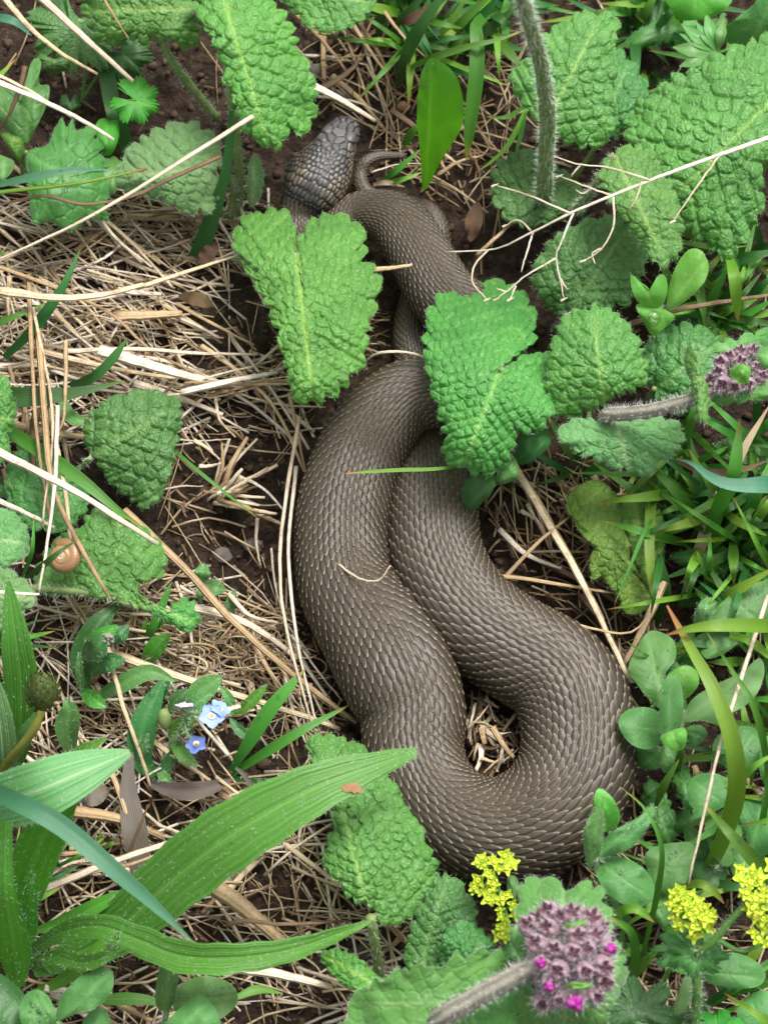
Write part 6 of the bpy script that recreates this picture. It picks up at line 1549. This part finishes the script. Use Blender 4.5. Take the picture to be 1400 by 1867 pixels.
def fine(r, wmin=.7, wmax=2.6, lmin=25, lmax=190, dd_=None):
    (x0, x1), (y0, y1), _, a0, s_ = dd_ or dens[r.choice(len(dens), p=wts)]
    x, y = r.uniform(x0, x1), r.uniform(y0, y1)
    if ((x - 450) / 115) ** 2 + ((y - 565) / 100) ** 2 < 1 and r.rand() < .9: return None      # bare soil
    if 340 < x < 545 and 740 < y < 1090 and r.rand() < .6: return None
    an = a0 + r.normal(0, s_); ln = r.uniform(lmin, lmax)
    dx, dy = math.cos(an) * ln / 2, math.sin(an) * ln / 2
    if off_snake(x, y) < 4 or off_snake(x + dx, y + dy) < 1 or off_snake(x - dx, y - dy) < 1: return None
    bend = r.normal(0, .07) * ln
    lay = abs(r.normal(0, 2.6)) + .3
    c = np.array([(x - dx, y - dy), (x - bend * math.sin(an), y + bend * math.cos(an)), (x + dx, y + dy)])
    c = catmull(c, 2)
    g_ = P(c[:, 0], c[:, 1], 0)
    z = H(g_[:, 0], g_[:, 1]) * 1000 + lay + r.uniform(-.4, .8, len(c))
    W = P(c[:, 0], c[:, 1], z)
    v, f, a_ = tube(W, r.uniform(wmin, wmax) / K * .001, 4, .7)
    a_[:, 2] = r.rand()
    return v, f, a_
litter('fine_straw', 1900, fine, 'straw', 61, 'fine tan straw scattered over the soil', 'straw')
def mat_(r):
    dd_ = dens[0] if r.rand() < .62 else dens[[1, 4, 7][r.randint(3)]]
    return fine(r, 1.0, 3.6, 80, 260, dd_)
litter('pale_straw_mat', 560, mat_, 'straw_pale', 65, 'flat mat of fine bleached dead grass on the soil', 'straw')
litter('dark_chaff', 2300, lambda r: fine(r, .8, 3.0, 8, 40), 'straw_brown', 62, 'dark broken plant chaff scattered over the soil', 'chaff')
ico = np.array([(0, 0, 1), (.89, 0, .45), (.28, .85, .45), (-.72, .53, .45), (-.72, -.53, .45), (.28, -.85, .45), (.72, .53, -.45), (-.28, .85, -.45), (-.89, 0, -.45), (-.28, -.85, -.45), (.72, -.53, -.45), (0, 0, -1)])
icf = np.array([(0, 1, 2), (0, 2, 3), (0, 3, 4), (0, 4, 5), (0, 5, 1), (1, 6, 2), (2, 7, 3), (3, 8, 4), (4, 9, 5), (5, 10, 1), (2, 6, 7), (3, 7, 8), (4, 8, 9), (5, 9, 10), (1, 10, 6), (11, 7, 6), (11, 8, 7), (11, 9, 8), (11, 10, 9), (11, 6, 10)])
def crumb(r):
    x, y = r.uniform(-80, 1480), r.uniform(-80, 1940)
    if off_snake(x, y) < -10: return None
    g_ = P(x, y, 0); k = .0004 + .0011 * r.rand() ** 4
    v = ico * (1 + r.normal(0, .28, (12, 1))) * np.array([r.uniform(.7, 1.3), r.uniform(.7, 1.3), r.uniform(.5, .9)]) * k
    v = v + np.array([g_[0], g_[1], H(g_[0], g_[1]) + k * .25])
    return v, icf, np.tile([[.5, .5, r.rand()]], (12, 1))
litter('soil_crumbs', 10000, crumb, 'crumb', 63, 'dark crumbs of loose soil', 'soil')
# curled straw nest by the snake's left flank
def curl_(r):
    x, y = r.normal(430, 75), r.normal(1195, 22)
    if off_snake(x, y) < 14: return None
    rr = r.uniform(10, 30); a0 = r.rand() * 6.28; sw = r.uniform(2, 5)
    an = np.linspace(a0, a0 + sw, 9)
    c = np.stack([x + rr * np.cos(an) * 1.5, y + rr * np.sin(an) * .7], 1)
    if min(off_snake(*q_) for q_ in c[::4]) < 4: return None
    z = r.uniform(1, 8) + 1.5 * np.sin(an * 1.3)
    v, f, a_ = tube(P(c[:, 0], c[:, 1], z), r.uniform(.8, 2.6) / K * .001, 4, .6)
    a_[:, 2] = r.rand()
    return v, f, a_
litter('curled_straw', 70, curl_, 'straw', 64, 'tangle of curled dry straw beside the snake\'s left flank', 'straw')

# pebbles
def pebble(x, y, rpx, label, seed, mat='stone', fl=.55):
    r = np.random.RandomState(seed)
    n1, n2 = 10, 14
    th_, ps_ = np.meshgrid(np.linspace(0, math.pi, n1), np.linspace(0, 2 * math.pi, n2, endpoint=False), indexing='ij')
    d = np.stack([np.sin(th_) * np.cos(ps_), np.sin(th_) * np.sin(ps_), np.cos(th_)], -1)
    kk = r.normal(0, 1, (4, 3))
    rad = 1 + .14 * np.sin(d @ kk[0] * 2 + 1) + .10 * np.sin(d @ kk[1] * 3.1) + .05 * np.sin(d @ kk[2] * 6)
    k = rpx / K * .001
    g_ = np.array(gp(x, y))
    v = g_ + d * rad[..., None] * np.array([k, k * r.uniform(.65, .9), k * fl]) + np.array([0, 0, k * fl * .45])
    tag(place('pebble', v.reshape(-1, 3), gridfaces(n1, n2, True), M[mat], None), label, 'stone', 'pebbles')
pebble(577, 116, 24, 'rounded grey pebble beside the brown stem pieces above the snout', 1)
pebble(462, 986, 20, 'smooth pale grey pebble beside the snake\'s left flank', 2)
pebble(620, 160, 16, 'dark pebble lying below the brown stem pieces', 3)
pebble(405, 1002, 17, 'flat brown pebble on bare soil near the torn straw clump', 4)
pebble(716, 1772, 15, 'dark pebble beside the stem of the dotted leaf', 5)
pebble(450, 1360, 18, 'brown lump of earth below the blue flowers', 6, 'crumb')
pebble(480, 1395, 15, 'small brown earth lump by the three grass blades', 7, 'crumb')
pebble(660, 1740, 24, 'black lump of earth behind the plantain tip', 8, 'bark')
pebble(735, 175, 13, 'brown seed knob at the foot of the top grass tuft', 9, 'wood', .9)

# ------------------------------------------------------------------ snail shell
sl_ = thing('snail_shell', 'brown spiral snail shell resting on the chewed crinkly leaf', 'snail', tuple(P(110, 1022, 27)))
turns, nt_, nc = 3.6, 190, 20
tt = np.linspace(0, 1, nt_)
ang = tt * turns * 2 * math.pi + 5.0
gr = np.exp(2.2 * (tt - 1))
cc = P(111, 1021, 29)
zc = -(gr * .0030) - .0016 * np.clip((tt - .86) / .14, 0, 1) ** 1.5
cx_, cy_ = .0036 * gr * np.cos(ang), .0036 * gr * np.sin(ang)
ph_ = np.linspace(0, 2 * math.pi, nc, endpoint=False)
rd = .0027 * gr * (1 - .25 * np.clip((tt - .9) / .1, 0, 1))
rx_ = cx_[:, None] + (rd[:, None] * np.cos(ph_)[None]) * np.cos(ang)[:, None]
ry_ = cy_[:, None] + (rd[:, None] * np.cos(ph_)[None]) * np.sin(ang)[:, None]
rz_ = zc[:, None] + rd[:, None] * np.sin(ph_)[None] * .9
shell = np.stack([rx_, ry_, rz_], -1).reshape(-1, 3)
sat_ = np.stack([np.repeat(tt, nc), np.tile(np.clip(-np.cos(ph_), 0, 1), nt_), np.ones(nt_ * nc)], 1)
axis = TOCAM + np.array([-.25, .1, 0])
sf = gridfaces(nt_, nc, True).tolist() + [[(nt_ - 1) * nc + i for i in range(nc)]]
place('shell', orient(shell, cc + np.array([0, 0, .0022]), axis), sf, M['shell'], sl_, sat_)

# ------------------------------------------------------------------ water drops
dn, dm = 9, 14
def drop_mesh():
    th_, ps_ = np.meshgrid(np.linspace(0, math.pi, dn), np.linspace(0, 2 * math.pi, dm, endpoint=False), indexing='ij')
    v = np.stack([np.sin(th_) * np.cos(ps_), np.sin(th_) * np.sin(ps_), np.cos(th_) * .62], -1).reshape(-1, 3)
    v[:, 2] = np.maximum(v[:, 2], -.25)
    return mesh('water_drop', v, gridfaces(dn, dm, True)[:, ::-1])
DM = drop_mesh()
bpy.context.view_layer.update()
dg = bpy.context.evaluated_depsgraph_get()
def drop(x, y, rpx, label, group=None):
    """settle a drop on whatever leaf lies under that pixel"""
    d = np.array(P(x, y, 0)) - CAM; d /= np.linalg.norm(d)
    hit, loc, nrm, idx_, ob, mt = sc.ray_cast(dg, Vector(CAM), Vector(d))
    if not hit or ob.name.startswith(('soil', 'hairs', 'dry', 'fine', 'dark_chaff', 'water')): return
    if nrm.dot(Vector(d)) > 0: nrm = -nrm
    o = link('water_drop', DM, M['water'])
    k = rpx / K * .001
    o.location = loc + nrm * k * .12
    o.scale = (k, k, k)
    o.rotation_euler = nrm.to_track_quat('Z', 'Y').to_euler()
    tag(o, label, 'water drop', group)
drop(1193, 577, 12, 'largest water drop, sitting on the bright upright leaflets')
drop(787, 119, 9, 'flat water drop at the tip of the glossy oval leaf')
drop(771, 156, 7.5, 'water drop on the rim of the glossy oval leaf')
drop(277, 1266, 6, 'clear drop hanging on the downy grey-green leaf')
dr_ = np.random.RandomState(8)
spots = [((1095, 1180), (1570, 1645), 11, 3.2), ((1195, 1255), (1550, 1615), 8, 3.0), ((45, 95), (1815, 1865), 13, 3.6), ((340, 420), (1790, 1840), 6, 2.8), ((290, 320), (1760, 1835), 8, 3.0), ((1070, 1095), (1490, 1560), 10, 3.4), ((1110, 1180), (1480, 1520), 10, 4.2), ((1165, 1225), (1160, 1270), 10, 3.0), ((1270, 1300), (1100, 1130), 4, 3.2),
         ((1205, 1240), (1320, 1335), 4, 5.0), ((1330, 1400), (1350, 1400), 4, 3.0), ((1300, 1350), (1490, 1560), 8, 3.0), ((80, 190), (250, 390), 18, 2.6), ((1155, 1280), (500, 560), 7, 3.0), ((130, 200), (1770, 1830), 3, 3.0), ((1210, 1240), (1390, 1400), 3, 4), ((400, 640), (1420, 1600), 9, 2.4), ((1180, 1240), (1720, 1760), 7, 2.6), ((1130, 1190), (1800, 1860), 12, 2.4), ((1340, 1400), (1070, 1130), 4, 3), ((470, 530), (1270, 1330), 2, 4)]
DL = ['red-spotted round leaf', 'round leaf behind the red-spotted one', 'oval leaf below the plantain rosette', 'wide leaf of the trefoil on bare soil', 'hairy upright leaflet of the trefoil', 'narrow woolly leaf beside the snake\'s belly', 'folded woolly leaf pointing away from the flower head', 'broad dark downy leaf beside the snake\'s outer curve', 'tiny woolly leaf under the crossed blades', 'pale folded young leaf', 'round leaf under the tall grass', 'round leaf at the foot of the tall grass', 'folded lobed leaf by the heap of straw', 'bright upright leaflets', 'long oval leaf under the plantain', 'small downy leaf below the pale young ones', 'broad plantain blade', 'collar leaf under the yellow florets', 'dark lobed leaf beside the purple flower head', 'large downy leaf behind the orange-tipped blades', 'grass blade beside the blue flowers']
for di, ((x0, x1), (y0, y1), k, rp) in enumerate(spots):
    for i in range(k):
        drop(dr_.uniform(x0, x1), dr_.uniform(y0, y1), rp * dr_.uniform(.5, 1.25), 'small clear dewdrop on the ' + DL[di], 'dewdrops')

# dry brown blotch near the tip of the broad plantain blade
d = np.array(P(640, 1437, 0)) - CAM; d /= np.linalg.norm(d)
hit, loc, nrm, idx_, ob, mt = sc.ray_cast(dg, Vector(CAM), Vector(d))
if hit:
    if nrm.dot(Vector(d)) > 0: nrm = -nrm
    n_ = 18; an = np.linspace(0, 6.283, n_, endpoint=False); rs = np.random.RandomState(4)
    rr = (1 + .25 * rs.normal(0, 1, n_)) * .0022
    ring = np.stack([rr * np.cos(an) * 1.25, rr * np.sin(an) * .8, np.full(n_, .00022)], 1)
    vsp = np.vstack([[[0, 0, .0003]], ring * [.5, .5, 1.2], ring])
    fsp = [[0, 1 + i, 1 + (i + 1) % n_] for i in range(n_)] + [[1 + i, 1 + n_ + i, 1 + n_ + (i + 1) % n_, 1 + (i + 1) % n_] for i in range(n_)]
    place('dry_spot', orient(vsp, np.array(loc), np.array(nrm)), fsp, M['wood'], ob)
